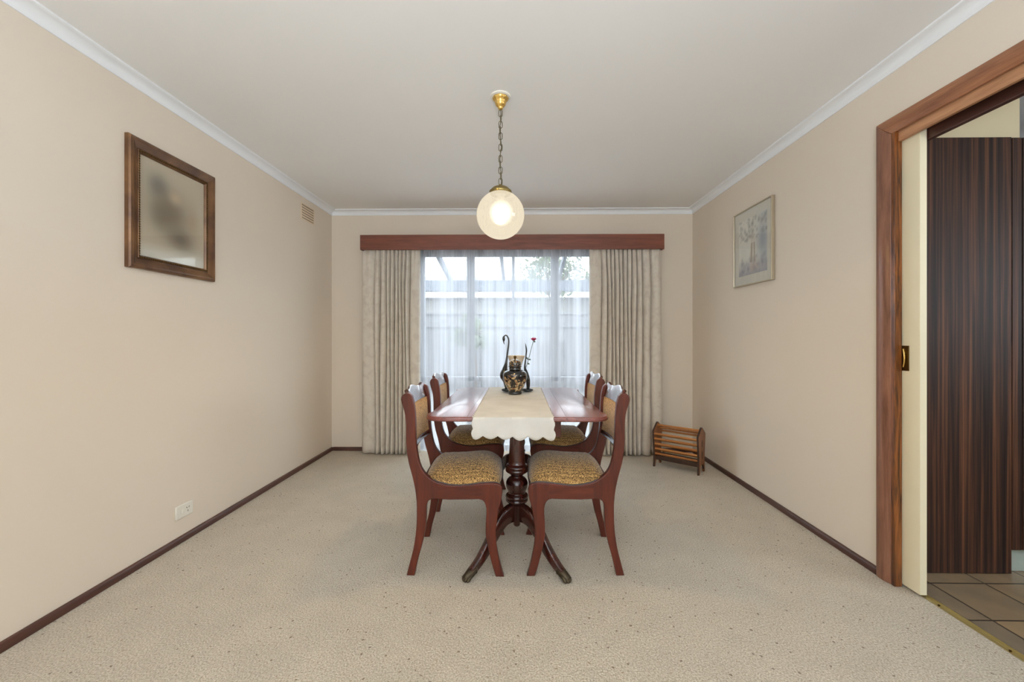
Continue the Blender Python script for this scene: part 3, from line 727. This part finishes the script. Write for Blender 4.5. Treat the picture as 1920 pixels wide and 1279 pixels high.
# runner: over both ends, scalloped all round
mb = MB(); hang = 0.098; zt = TZ1 + 0.0016
yA, yB_ = TY0 - 0.004, TY1 + 0.004; LT = hang + (yB_ - yA) + hang
NU, NV = 121, 130
def sc_fn(a): return abs(math.sin(a))
def runner_fn(u, v):
    s_ = LT * v; q = 2 * u - 1
    x0, x1 = -0.222, 0.170
    edge = max(0, (abs(q) - 0.9) / 0.1)
    x = x0 + (x1 - x0) * u
    scal = 0.010 * (sc_fn(PI * s_ / 0.046) - 0.5) * edge * math.copysign(1, q)
    x += scal
    end = 0
    if s_ < hang: end = (hang - s_) / hang
    if s_ > LT - hang: end = (s_ - (LT - hang)) / hang
    if end > 0:
        drop = end * (hang + 0.017 * (sc_fn(PI * (u * 5.5 + 0.28)) - 0.6) * max(0, (end - 0.6) / 0.4) + (0.008 * u if end > 0 else 0))
        wav = 0.006 * end * math.sin(q * 6 + 1) + 0.004 * end * math.sin(q * 13)
        r = 0.006
        if s_ < hang: return (x + 0.006 * end * (q if q > 0 else 0.3 * q), yA - 0.003 - wav - r * min(1, end * 8) * 0.5, zt - drop)
        return (x, yB_ + 0.003 + wav + r * 0.5 * min(1, end * 8), zt - drop)
    return (x, yA + (s_ - hang), zt + 0.0006 * math.sin(x * 40 + s_ * 9))
mb.grid(NU, NV, runner_fn)
tag(mb.build('table_runner', M['runner'], None, solid=0.0014, angle=70), 'cream linen runner with scalloped edges along the dining table', 'table runner')
ZT = zt + 0.0016

# ------------------------------------------------------------------ ornaments on the table
t = thing('ginger_jar', 'round black lidded jar with gold flowers on the table runner', 'jar', (-0.023, 2.775, ZT))
pr = [(0.040, 0.0), (0.045, 0.002), (0.0455, 0.012), (0.043, 0.018), (0.050, 0.032), (0.066, 0.064), (0.078, 0.098), (0.0815, 0.120), (0.079, 0.140), (0.067, 0.155), (0.048, 0.164), (0.042, 0.168), (0.040, 0.178), (0.041, 0.184)]
b = MB().lathe(spline(pr, 3), 40); b.build('body', M['jar'], t, angle=60)
pr = [(0.046, 0.185), (0.047, 0.189), (0.041, 0.191), (0.041, 0.205), (0.037, 0.221), (0.026, 0.230), (0.010, 0.234), (0.006, 0.236)]
b = MB().lathe(spline(pr, 3), 36); lid = b.build('lid', M['jar'], t, angle=60)
pr = [(0.006, 0.234), (0.005, 0.240), (0.009, 0.246), (0.0105, 0.252), (0.008, 0.258), (0.002, 0.261)]
b = MB().lathe(spline(pr, 3), 20); b.build('knob', M['brass_dark'], lid, angle=60)

def swan(x, y, pts, base_r, label, mir=1, flat=0.55):
    t = thing('swan_figurine', label, 'figurine', (x, y, ZT))
    P = spline([(mir * a, z) for a, z, r in pts], 6); R_ = spline([(r, r) for a, z, r in pts], 6)
    b = MB()
    sec = [[(r[0] * math.cos(2 * PI * k / 16) * flat, r[0] * math.sin(2 * PI * k / 16)) for k in range(16)] for r in R_]
    sec = [[(s0, s1) for s0, s1 in q] for q in sec]
    path = [(a, 0, z) for a, z in P]
    b.sweep(path, sec, up=(0, 1, 0)); b.build('body', M['black_gloss'], t, angle=80)
    b = MB(); b.ball((mir * pts[0][0], 0, 0.013), base_r, 18, 8, 1.25, 0.9, 0.013 / base_r)
    b.ball((mir * (pts[0][0] - 0.02), -0.01, 0.014), base_r * 0.5, 12, 8, 1.2, 0.9, 0.6)
    b.build('base', M['black_gloss'], t, angle=80)
    return t
sw = swan(-0.090, 2.90, [(0.012, 0.010, 0.020), (0.004, 0.035, 0.022), (-0.004, 0.075, 0.030), (-0.014, 0.115, 0.052), (-0.006, 0.160, 0.034), (0.004, 0.21, 0.016), (0.012, 0.27, 0.012), (0.020, 0.33, 0.0105), (0.021, 0.365, 0.010), (0.013, 0.390, 0.0095), (0.001, 0.399, 0.009), (-0.009, 0.394, 0.0085), (-0.013, 0.384, 0.008)],
          0.034, 'black swan figurine with long curved neck, standing left of the jar')
b = MB().ball((-0.0135, 0, 0.375), 0.0125, 14, 10, 0.8, 0.8, 1.6); hd = b.build('head', M['black_gloss'], sw, angle=80)
b = MB().tube([(-0.015, 0, 0.363), (-0.014, 0, 0.35), (-0.009, 0, 0.333)], [0.006, 0.004, 0.0012], 10); b.build('beak', M['black_gloss'], hd, angle=80)
swan(0.052, 2.90, [(0.012, 0.010, 0.018), (0.017, 0.04, 0.024), (0.014, 0.085, 0.030), (0.004, 0.13, 0.026), (-0.006, 0.17, 0.014), (-0.003, 0.21, 0.010), (0.002, 0.255, 0.0085), (0.005, 0.29, 0.010), (0.002, 0.315, 0.008), (-0.004, 0.345, 0.0015)],
     0.034, 'black swan figurine with upturned beak, standing right of the jar beneath the rose', 1)
t = thing('flared_vase', 'cream vase with wide flared rim behind the black jar', 'vase', (-0.016, 3.02, ZT))
pr = [(0.030, 0.0), (0.036, 0.003), (0.034, 0.02), (0.030, 0.06), (0.031, 0.12), (0.038, 0.17), (0.050, 0.21), (0.064, 0.243), (0.066, 0.247), (0.062, 0.246), (0.047, 0.21), (0.034, 0.17), (0.027, 0.12), (0.026, 0.06), (0.026, 0.03), (0.001, 0.028)]
b = MB().lathe(spline(pr, 2), 32); b.build('body', M['cream_vase'], t, angle=70)
# rose leaning in the vase
rb = Vector((0.018, 3.02, ZT + 0.05)); rt = Vector((0.135, 3.02, 1.135 + (632 - 640) * -1 * 3.0 / 768 - 0.062))
rt = Vector((0.112, 3.02, 1.112))
t = thing('rose', 'single red artificial rose on thin stem leaning out of the cream vase', 'flower', tuple(rb))
mid = (rb + rt) / 2 + Vector((0.004, 0, -0.004))
pth = [tuple(p - rb) for p in (rb, rb.lerp(mid, 0.5), mid, mid.lerp(rt, 0.5), rt)]
b = MB().tube(spline(pth, 3), 0.0022, 8); b.build('stem', M['stem'], t)
c = rt - rb
b = MB(); rr = random.Random(4)
for lay, (n_, r_, hgt, opn) in enumerate(((3, 0.007, 0.024, 0.15), (5, 0.012, 0.023, 0.4), (6, 0.017, 0.018, 0.8))):
    for k in range(n_):
        a0 = 2 * PI * k / n_ + lay * 0.5; vv = []; ff = []
        for j in range(5):
            for i in range(5):
                s_ = i / 4 - 0.5; h_ = j / 4
                rad = r_ * (0.35 + 0.65 * math.sin(h_ * PI * 0.55)) + opn * 0.008 * h_ ** 3
                a = a0 + s_ * (2.4 * PI / n_) * (0.6 + 0.4 * math.sin(PI * min(1, h_ + 0.15)))
                vv.append((c.x + rad * math.cos(a), c.y + rad * math.sin(a), c.z - 0.004 + hgt * h_ * (1 - 0.25 * (2 * s_) ** 2)))
        ff = [(j * 5 + i, j * 5 + i + 1, (j + 1) * 5 + i + 1, (j + 1) * 5 + i) for j in range(4) for i in range(4)]
        b.add(vv, ff)
b.build('petals', M['rose'], t, solid=0.0012, angle=80)
b = MB()
for (f_, dx, dz) in ((0.56, 0.020, -0.004), (0.54, -0.012, 0.024), (0.47, 0.018, -0.010), (0.97, 0.018, -0.003)):
    p0 = Vector(pth[0]).lerp(Vector(pth[-1]), f_) + Vector((0.003, 0, -0.003)) * (1 - abs(2 * f_ - 1)); tip = p0 + Vector((dx, 0.004, dz)); n_ = Vector((-dz, 0, dx)).normalized() * 0.007
    m_ = p0.lerp(tip, 0.5); b.add([p0, m_ + n_, tip, m_ - n_, m_ + Vector((0, -0.003, 0))], [(0, 1, 4), (1, 2, 4), (2, 3, 4), (3, 0, 4)])
b.build('leaves', M['leaf'], t, solid=0.001)

# ------------------------------------------------------------------ pendant lamp
lamp = thing('pendant_lamp', 'lit globe pendant lamp on a chain above the dining table', 'lamp', LAMP)
lx0, ly0, lz0 = LAMP; R0 = 0.125
b = MB(); pr = [(max(0.001, R0 * math.sin(a)), -R0 * math.cos(a)) for a in [PI * k / 40 * 0.86 for k in range(41)]]
v_n = 48; m_ = len(pr)
vv = [(r * math.cos(2 * PI * k / v_n), r * math.sin(2 * PI * k / v_n), z) for r, z in pr for k in range(v_n)]
ff = [(i * v_n + k, i * v_n + (k + 1) % v_n, (i + 1) * v_n + (k + 1) % v_n, (i + 1) * v_n + k) for i in range(m_ - 1) for k in range(v_n)]
b.add(vv, ff); o = b.build('globe_shade', M['globe'], lamp, angle=180); o['label'] = 'glowing etched cream glass globe'
pr = [(0.052, 0.108), (0.055, 0.112), (0.0585, 0.118), (0.058, 0.126), (0.051, 0.131), (0.045, 0.139), (0.036, 0.145), (0.025, 0.149), (0.013, 0.153), (0.008, 0.160)]
b = MB().lathe(spline(pr, 2), 36); g = b.build('gallery', M['brass_dull'], lamp, angle=50); g['label'] = 'dull brass cap of the globe'
for k in range(3):
    a = 2 * PI * k / 3 + 0.3; MB().ball((0.061 * math.cos(a), 0.061 * math.sin(a), 0.118), 0.006, 10, 8).build('screw', M['brass'], g)
b = MB(); z0 = 0.160; nl = 13; step = (2.325 - lz0 - z0) / nl
for k in range(nl):
    zc = z0 + step * (k + 0.5); h2 = step * 0.62; w2 = 0.009; pts = []
    for q in range(16):
        a = 2 * PI * q / 16; s_ = w2 * math.cos(a); zz = zc + (h2 - w2) * (1 if math.sin(a) > 0 else -1) * (abs(math.sin(a)) > 1e-3) + w2 * math.sin(a)
        pts.append((s_, 0, zz) if k % 2 == 0 else (0, s_, zz))
    b.tube(pts, 0.0021, 6, up=(0, 1, 0) if k % 2 == 0 else (1, 0, 0), closed=True)
b.build('chain', M['chain'], lamp)
b = MB().tube(spline([(0.004, 0, 0.155)] + [(0.005 * math.sin(k * 1.9), 0.003, z0 + (2.33 - lz0 - z0) * k / 8) for k in range(1, 8)] + [(0, 0, 2.335 - lz0)], 4), 0.0022, 8); b.build('cord', M['chain'], lamp)
top = H - lz0
pr = [(0.006, top - 0.072), (0.012, top - 0.068), (0.014, top - 0.060), (0.022, top - 0.052), (0.027, top - 0.042), (0.030, top - 0.030), (0.040, top - 0.018), (0.042, top - 0.010), (0.042, top - 0.008)]
b = MB().lathe(spline(pr, 2), 32, flute=8, famp=0.03); b.build('canopy', M['brass'], lamp, angle=50)
b = MB().lathe([(0.049, top - 0.010), (0.053, top - 0.007), (0.053, top)], 36); o = b.build('ceiling_ring', M['white_plastic'], lamp); o['label'] = 'white ring against the ceiling'
b = MB().ball((0.004, 0, 0.012), 0.070, 32, 20, 1, 1, 1.05); o = b.build('bulb_glow', M['bulb_glow'], lamp, angle=180); o['label'] = 'soft painted glow at the core of the globe'
b = MB().lathe([(0.016, 0.05), (0.02, 0.055), (0.02, 0.10), (0.03, 0.112)], 16); b.build('bulb_holder', M['white_plastic'], lamp)
ld = bpy.data.lights.new('pendant_light', 'SPOT'); ld.spot_size = PI; ld.spot_blend = 0.5; ld.energy = LAMP_POWER; ld.color = LAMP_COL; ld.shadow_soft_size = 0.038
lo = bpy.data.objects.new('pendant_light', ld); C.objects.link(lo); lo.location = (lx0 + 0.004, ly0, lz0 + 0.012)

# ------------------------------------------------------------------ magazine rack
ra = math.atan2(3.363 - 3.606, 1.47 - 1.177)
rack = thing('magazine_rack', 'slatted wooden magazine rack on the carpet in the right corner', 'magazine rack', (1.381, 3.557, 0), ra)
LR, WR = 0.385, 0.185
endp = [(-0.080, 0.0), (-0.060, 0.0), (-0.050, 0.045), (-0.028, 0.072), (0.028, 0.072), (0.050, 0.045), (0.060, 0.0), (0.080, 0.0), (0.072, 0.07), (0.074, 0.14), (0.094, 0.29), (0.095, 0.315), (0.006, 0.378), (-0.006, 0.378), (-0.095, 0.315), (-0.094, 0.29), (-0.074, 0.14), (-0.072, 0.07)]
for x in (-LR / 2, LR / 2 - 0.016):
    b = MB().prism(endp, x, x + 0.016, lambda a, z, t_: (t_, a, z)); e_ = b.build('end_panel', M['honey_z'], rack, bevel=0.003, smooth=False)
    if x > 0:
        for zc, hh in ((0.245, 0.028), (0.150, 0.032)):
            b = MB().prism([(-0.006, zc + hh * 0.6), (-0.003, zc + hh), (0.0, zc + hh * 0.75), (0.003, zc + hh), (0.006, zc + hh * 0.6), (0.005, zc - hh * 0.4), (0.002, zc - hh), (-0.002, zc - hh), (-0.005, zc - hh * 0.4)], LR / 2 - 0.0005, LR / 2 + 0.0012, lambda a, z, t_: (t_, a, z))
            c_ = b.build('tulip_cutout', M['dark'], e_, smooth=False); c_['label'] = 'dark tulip-shaped slot'
    # dark edge band of the panel
    b = MB(); n_ = len(endp); inner = [(a * 0.90, 0.19 + (z - 0.19) * 0.965) for a, z in endp]
    xa, xb = (x - 0.0006, x + 0.0166)
    v_ = [(q, a * 1.012, z + (0.001 if z > 0.05 else 0)) for q in (xa + 0.0012, xb - 0.0012) for a, z in endp]
    b.add(v_, [(i, (i + 1) % n_, n_ + (i + 1) % n_, n_ + i) for i in range(n_)])
    b.build('edge_band', M['dark_wood'], e_, smooth=False, solid=0.0015)
def rod(y, z, r=0.0095, mat='honey'):
    MB().tube([(-LR / 2 + 0.01, y, z), (LR / 2 - 0.01, y, z)], r, 12).build('slat', M[mat], rack)
for s in (-1, 1):
    for z in (0.290, 0.246, 0.202, 0.158, 0.114):
        hw = interp([(0.07, 0.064), (0.14, 0.064), (0.29, 0.084)], z); rod(s * hw, z)
rod(0.0, 0.352); rod(0.046, 0.322)
b = MB().box(-LR / 2 + 0.012, LR / 2 - 0.012, -0.060, 0.060, 0.074, 0.084); b.build('bottom_board', M['dark_wood'], rack, bevel=0.002)
for s in (-1, 1):
    b = MB().box(-LR / 2 + 0.012, LR / 2 - 0.012, s * 0.062 - 0.005, s * 0.062 + 0.005, 0.062, 0.096); b.build('side_board', M['dark_wood'], rack, bevel=0.002)

# ------------------------------------------------------------------ pictures
def rect_frame(t, prof, Wd, Hd, name, mat, fn, bevel=0.0):
    """prof (inset, out): swept with mitred corners around a Wd x Hd rectangle; fn(a, b, o) -> local"""
    mb = MB(); m = len(prof); v = []
    for ca, cb in ((-1, -1), (1, -1), (1, 1), (-1, 1)):
        v += [fn(ca * (Wd / 2 - i_), cb * (Hd / 2 - i_), o_) for i_, o_ in prof]
    f = [(c_ * m + k, c_ * m + (k + 1) % m, ((c_ + 1) % 4) * m + (k + 1) % m, ((c_ + 1) % 4) * m + k) for c_ in range(4) for k in range(m)]
    mb.add(v, f); return mb.build(name, mat, t, bevel=bevel, angle=30)
def art(t, Wd, Hd, o, fn, mat, painter, name, nx=70, ny=86):
    mb = MB(); mb.grid(nx, ny, lambda u, v: fn((u - 0.5) * Wd, (v - 0.5) * Hd, o)); ob = mb.build(name, mat, t, smooth=False)
    me = ob.data; ca = me.color_attributes.new('art', 'FLOAT_COLOR', 'POINT')
    for j in range(ny):
        for i in range(nx): ca.data[j * nx + i].color = painter(i / (nx - 1), j / (ny - 1))
    return ob
def mixc(a, b_, f): return tuple(x + (y - x) * max(0, min(1, f)) for x, y in zip(a, b_))
# left picture
PW, PH = 0.552, 0.637
pl = thing('framed_picture', 'large bronze-framed blurred brown picture on the left wall', 'picture', (XL, 2.190, 1.788))
fnL = lambda a, z, o: (o, a, z)
rect_frame(pl, [(0, 0.0), (0, 0.020), (0.006, 0.027), (0.012, 0.024), (0.020, 0.026), (0.034, 0.020), (0.046, 0.013), (0.050, 0.014), (0.054, 0.010), (0.054, 0.0)], PW, PH, 'frame', M['gilt'], fnL)
fi = 0.052
fr2 = rect_frame(pl, [(fi, 0.002), (fi, 0.016), (fi + 0.003, 0.019), (fi + 0.011, 0.017), (fi + 0.016, 0.010), (fi + 0.018, 0.002)], PW, PH, 'inner_moulding', M['gilt'], fnL)
b = MB(); w_, h_ = PW / 2 - fi - 0.006, PH / 2 - fi - 0.006
def beads(p, q, n_):
    for k in range(n_):
        f_ = (k + 0.5) / n_; b.ball((0.018, p[0] + (q[0] - p[0]) * f_, p[1] + (q[1] - p[1]) * f_), 0.0045, 7, 5)
for p, q, n_ in (((-w_, -h_), (w_, -h_), 36), ((w_, -h_), (w_, h_), 44), ((w_, h_), (-w_, h_), 36), ((-w_, h_), (-w_, -h_), 44)): beads(p, q, n_)
o = b.build('bead_row', M['brass_dark'], fr2); o['label'] = 'beaded gold strip'
def pl_paint(u, v):
    u = 1 - u if False else u
    c = lin(206, 188, 166)
    g = lambda cx_, cy_, sx_, sy_: math.exp(-((u - cx_) / sx_) ** 2 - ((v - cy_) / sy_) ** 2)
    c = mixc(c, lin(116, 110, 106), 0.85 * g(0.26, 0.76, 0.16, 0.13))
    c = mixc(c, lin(112, 92, 72), 0.8 * g(0.45, 0.52, 0.30, 0.22))
    c = mixc(c, lin(70, 58, 50), 0.7 * g(0.60, 0.26, 0.22, 0.12))
    c = mixc(c, lin(92, 76, 62), 0.5 * g(0.28, 0.45, 0.16, 0.16))
    c = mixc(c, lin(214, 186, 158), 0.75 * g(0.52, 0.70, 0.09, 0.06))
    c = mixc(c, lin(176, 146, 116), 0.5 * g(0.80, 0.50, 0.10, 0.16))
    c = mixc(c, lin(226, 216, 204), 0.9 * max(0, min(1, (0.16 - v) / 0.10)))
    return c[:3] + (1,)
art(pl, PW - 0.14, PH - 0.14, 0.006, fnL, M['print_left'], pl_paint, 'print')
mb = MB().box(0.0075, 0.0085, -PW / 2 + 0.06, PW / 2 - 0.06, -PH / 2 + 0.06, PH / 2 - 0.06); mb.build('glazing', M['glass'], pl, smooth=False)

# right picture
QW, QH = 0.490, 0.568
prr = thing('framed_picture', 'pale watercolour of trees in a thin frame on the right wall', 'picture', (XR, 3.018, 1.805))
fnR = lambda a, z, o: (-o, -a, z)
rect_frame(prr, [(0, 0.0), (0, 0.022), (0.002, 0.024), (0.006, 0.024), (0.008, 0.021), (0.008, 0.0)], QW, QH, 'frame', M['silver'], fnR)
mb = MB().box(-0.012, 0.0, -QW / 2 + 0.006, QW / 2 - 0.006, -QH / 2 + 0.006, QH / 2 - 0.006); o = mb.build('mat_board', plain('mat_board', lin(228, 220, 210), 0.8), prr, smooth=False)
rp = random.Random(8)
spots = [(rp.uniform(0, 1), rp.uniform(0.62, 1.0), rp.uniform(0.01, 0.045)) for _ in range(80)]
spots2 = [(rp.uniform(0, 1), rp.uniform(0.0, 0.3), rp.uniform(0.02, 0.06)) for _ in range(40)]
def pr_paint(u, v):
    g = lambda cx_, cy_, sx_, sy_: math.exp(-((u - cx_) / sx_) ** 2 - ((v - cy_) / sy_) ** 2)
    c = lin(222, 216, 208)
    c = mixc(c, lin(150, 158, 172), 0.85 * max(g(0.86, 0.55, 0.20, 0.34), 0.6 * g(0.95, 0.9, 0.3, 0.2)))
    c = mixc(c, lin(150, 146, 160), 0.7 * max(0, (0.30 - v) / 0.25))
    c = mixc(c, lin(196, 172, 160), 0.8 * g(0.55, 0.12, 0.16, 0.08))
    for k, (x0, sl, wd) in enumerate(((0.47, 0.06, 0.03), (0.58, -0.06, 0.022))):
        xc = x0 + sl * (v - 0.3)
        if v > 0.2: c = mixc(c, lin(160, 138, 118) if v < 0.55 else lin(206, 196, 184), 0.85 * math.exp(-((u - xc) / (wd * (1.5 - v))) ** 2))
    for x0, y0, r in spots: c = mixc(c, lin(132, 126, 128), 0.45 * math.exp(-((u - x0) ** 2 + ((v - y0) * 1.1) ** 2) / r ** 2))
    for x0, y0, r in spots2: c = mixc(c, lin(124, 122, 144), 0.35 * math.exp(-((u - x0) ** 2 + (v - y0) ** 2) / r ** 2))
    return tuple(min(1.0, q * 1.18) for q in c[:3]) + (1,)
art(prr, QW - 0.13, QH - 0.15, 0.0128, fnR, M['print_right'], pr_paint, 'print')
mb = MB().box(-0.0165, -0.0155, -QW / 2 + 0.006, QW / 2 - 0.006, -QH / 2 + 0.006, QH / 2 - 0.006); mb.build('glazing', M['glass'], prr, smooth=False)

# ------------------------------------------------------------------ vent and power point on the left wall
vt = thing('wall_vent', 'cream louvred air vent high on the left wall near the corner', 'vent', (XL, 3.60, 2.227))
b = MB().box(0, 0.004, -0.115, 0.115, -0.070, 0.070); b.build('plate', M['vent_paint'], vt, bevel=0.001)
b = MB()
for k in range(6):
    z = -0.055 + 0.022 * k; b.prism([(0.004, -0.004), (0.012, -0.001), (0.012, 0.001), (0.004, 0.004)], -0.10, 0.10, lambda a, q, t_: (a, t_, z + q + 0.005))
b.build('louvres', M['vent_paint'], vt, smooth=False)
b = MB()
for k in range(6):
    z = -0.055 + 0.022 * k; b.box(0.0035, 0.0046, -0.10, 0.10, z - 0.006, z)
b.build('slot', plain('slot_shade', lin(120, 104, 86), 0.8), vt, smooth=False)
pp = thing('power_point', 'white single power point low on the left wall', 'power outlet', (XL, 2.256, 0.170))
b = MB().box(0, 0.010, -0.058, 0.058, -0.037, 0.037); b.build('plate', M['white_plastic'], pp, bevel=0.003)
b = MB().box(0.010, 0.015, -0.026, -0.012, -0.010, 0.010); b.build('switch', M['white_plastic'], pp, bevel=0.002)
b = MB()
for y, z, a in ((0.012, 0.009, 0.5), (0.028, 0.009, -0.5), (0.020, -0.010, 0)):
    c_, s_ = math.cos(a), math.sin(a)
    q = [(x * c_ - w_ * s_, x * s_ + w_ * c_) for x, w_ in ((-0.0014, -0.005), (0.0014, -0.005), (0.0014, 0.005), (-0.0014, 0.005))]
    b.prism(q, 0.0095, 0.0106, lambda p_, r_, o_: (o_, y + p_, z + r_))
b.build('pin_slot', M['dark'], pp, smooth=False)

# ------------------------------------------------------------------ kitchen cabinet through the doorway
cb = thing('pantry_cabinet', 'tall dark striped timber cabinet through the doorway on the tiles', 'cabinet', (2.1, 2.0, 0))
b = MB().box(-0.30, 0.264, 0.0, 0.66, 0.0, 2.094); b.build('side_panel', M['ebony'], cb, bevel=0.002, smooth=False)
b = MB().box(0.264, 1.3, 0.04, 0.66, 0.0, 2.09); b.build('body', M['ebony'], cb, smooth=False)
for x0, x1 in ((0.267, 0.312), (0.316, 0.80), (0.804, 1.29)):
    b = MB().box(x0, x1, 0.0, 0.02, 0.113, 2.091); d_ = b.build('door', M['ebony'], cb, bevel=0.0015, smooth=False)
b = MB().box(0.264, 1.3, 0.026, 0.04, 0.0, 0.113); o = b.build('toe_kick', plain('pale_kick', lin(176, 190, 182), 0.25), cb, smooth=False); o['label'] = 'pale green kickboard'

# ------------------------------------------------------------------ garden outside the window
b = MB().box(-9, 9, YB + 0.14, 22, -0.2, -0.08); struct(b.build('ground', M['paving'], smooth=False))
pg = thing('pergola', 'grey pergola beam and rafters seen through the sheer curtain', 'pergola', (0, 6.5, 0))
b = MB().box(-4.5, 4.5, -0.05, 0.05, 1.86, 2.03); b.build('beam', M['pergola'], pg)
for x in (-3.7, -1.98, -1.105, -0.235, 0.64, 1.5, 2.4, 3.3):
    b = MB().prism([(-2.2, 2.46), (0.3, 1.99), (0.3, 2.08), (-2.2, 2.55)], x - 0.022, x + 0.022, lambda y, z, t_: (t_, y, z)); b.build('rafter', M['pergola'], pg, smooth=False)
for x in (-2.9, 2.75):
    b = MB().box(x - 0.05, x + 0.05, -0.05, 0.05, -0.08, 1.86); b.build('post', M['pergola'], pg)
fe = thing('paling_fence', 'grey timber paling fence at the end of the garden', 'fence', (0, 9.0, 0))
b = MB()
for k in range(120):
    x = -7.2 + 0.12 * k; z = 1.63 + random.uniform(-0.01, 0.01); b.box(x, x + 0.112, -0.012, 0.012, -0.08, z)
b.build('paling_panel', M['fence'], fe, smooth=False)
b = MB().box(-7.2, 7.2, -0.05, -0.012, 1.35, 1.42).box(-7.2, 7.2, -0.05, -0.012, 0.3, 0.37); b.build('fence_rail', M['fence'], fe)
b = MB().box(-7.2, 7.2, -0.05, 0.05, 1.63, 1.67); b.build('capping', M['fence'], fe)
ho = thing('neighbour_house', 'pale house with tiled roof behind the garden fence', 'house', (-0.6, 14, 0))
b = MB().box(-4.2, 5.6, 0, 4, -0.1, 2.45); b.build('wall', M['render'], ho, smooth=False)
b = MB().prism([(-0.6, 2.5), (2, 3.5), (4.6, 2.5), (4.6, 2.4), (-0.6, 2.4)], -4.6, 6.0, lambda y, z, t_: (t_, y, z)); b.build('roof', M['roof'], ho, smooth=False)
b = MB().box(-4.6, 6.0, -0.72, -0.58, 2.42, 2.56); b.build('gutter', M['white_paint'], ho)
def tree(x, y, zc, r, hgt, label, seed, n=900):
    rr = random.Random(seed); t = thing('garden_tree', label, 'tree', (x, y, -0.08), group='trees beyond the window')
    b = MB().tube([(0, 0, 0), (0.05, 0, zc * 0.5), (-0.04, 0.02, zc)], [0.09, 0.07, 0.03], 10)
    for k in range(7):
        a = rr.uniform(0, 6.28); b.tube([(0, 0, zc * 0.7), (r * 0.4 * math.cos(a), r * 0.4 * math.sin(a), zc * 0.95), (r * 0.8 * math.cos(a), r * 0.8 * math.sin(a), zc + rr.uniform(-0.2, 0.5) * hgt)], [0.03, 0.02, 0.006], 6)
    b.build('trunk', M['bark'], t)
    b = MB()
    cl = [(rr.gauss(0, r * 0.45), rr.gauss(0, r * 0.45), zc + rr.gauss(0, hgt * 0.4)) for _ in range(16)]
    for k in range(n):
        c_ = rr.choice(cl); p = Vector((c_[0] + rr.gauss(0, r * 0.18), c_[1] + rr.gauss(0, r * 0.18), max(0.3, c_[2] + rr.gauss(0, r * 0.16))))
        d_ = Vector((rr.gauss(0, 1), rr.gauss(0, 1), rr.gauss(0, 1))).normalized(); e_ = d_.cross(Vector((rr.gauss(0, 1), rr.gauss(0, 1), rr.gauss(0, 1)))).normalized(); L_ = rr.uniform(0.05, 0.1)
        b.add([p, p + d_ * L_ + e_ * L_ * 0.35, p + d_ * 2 * L_, p + d_ * L_ - e_ * L_ * 0.35], [(0, 1, 2, 3)])
    b.build('crown', M['foliage'], t, smooth=False)
tree(1.0, 11.3, 2.9, 0.9, 0.8, 'leafy garden tree rising behind the pergola, right of the window centre', 1, 1600)
tree(2.4, 7.95, 1.6, 0.5, 0.7, 'bushy garden tree before the fence at the right edge of the window', 2)
tree(-2.4, 7.95, 1.7, 0.5, 0.7, 'bushy garden tree before the fence at the left edge of the window', 3)
tree(-0.9, 7.9, 1.3, 0.28, 0.5, 'small shrub tree against the fence, left of the window centre', 4, 500)
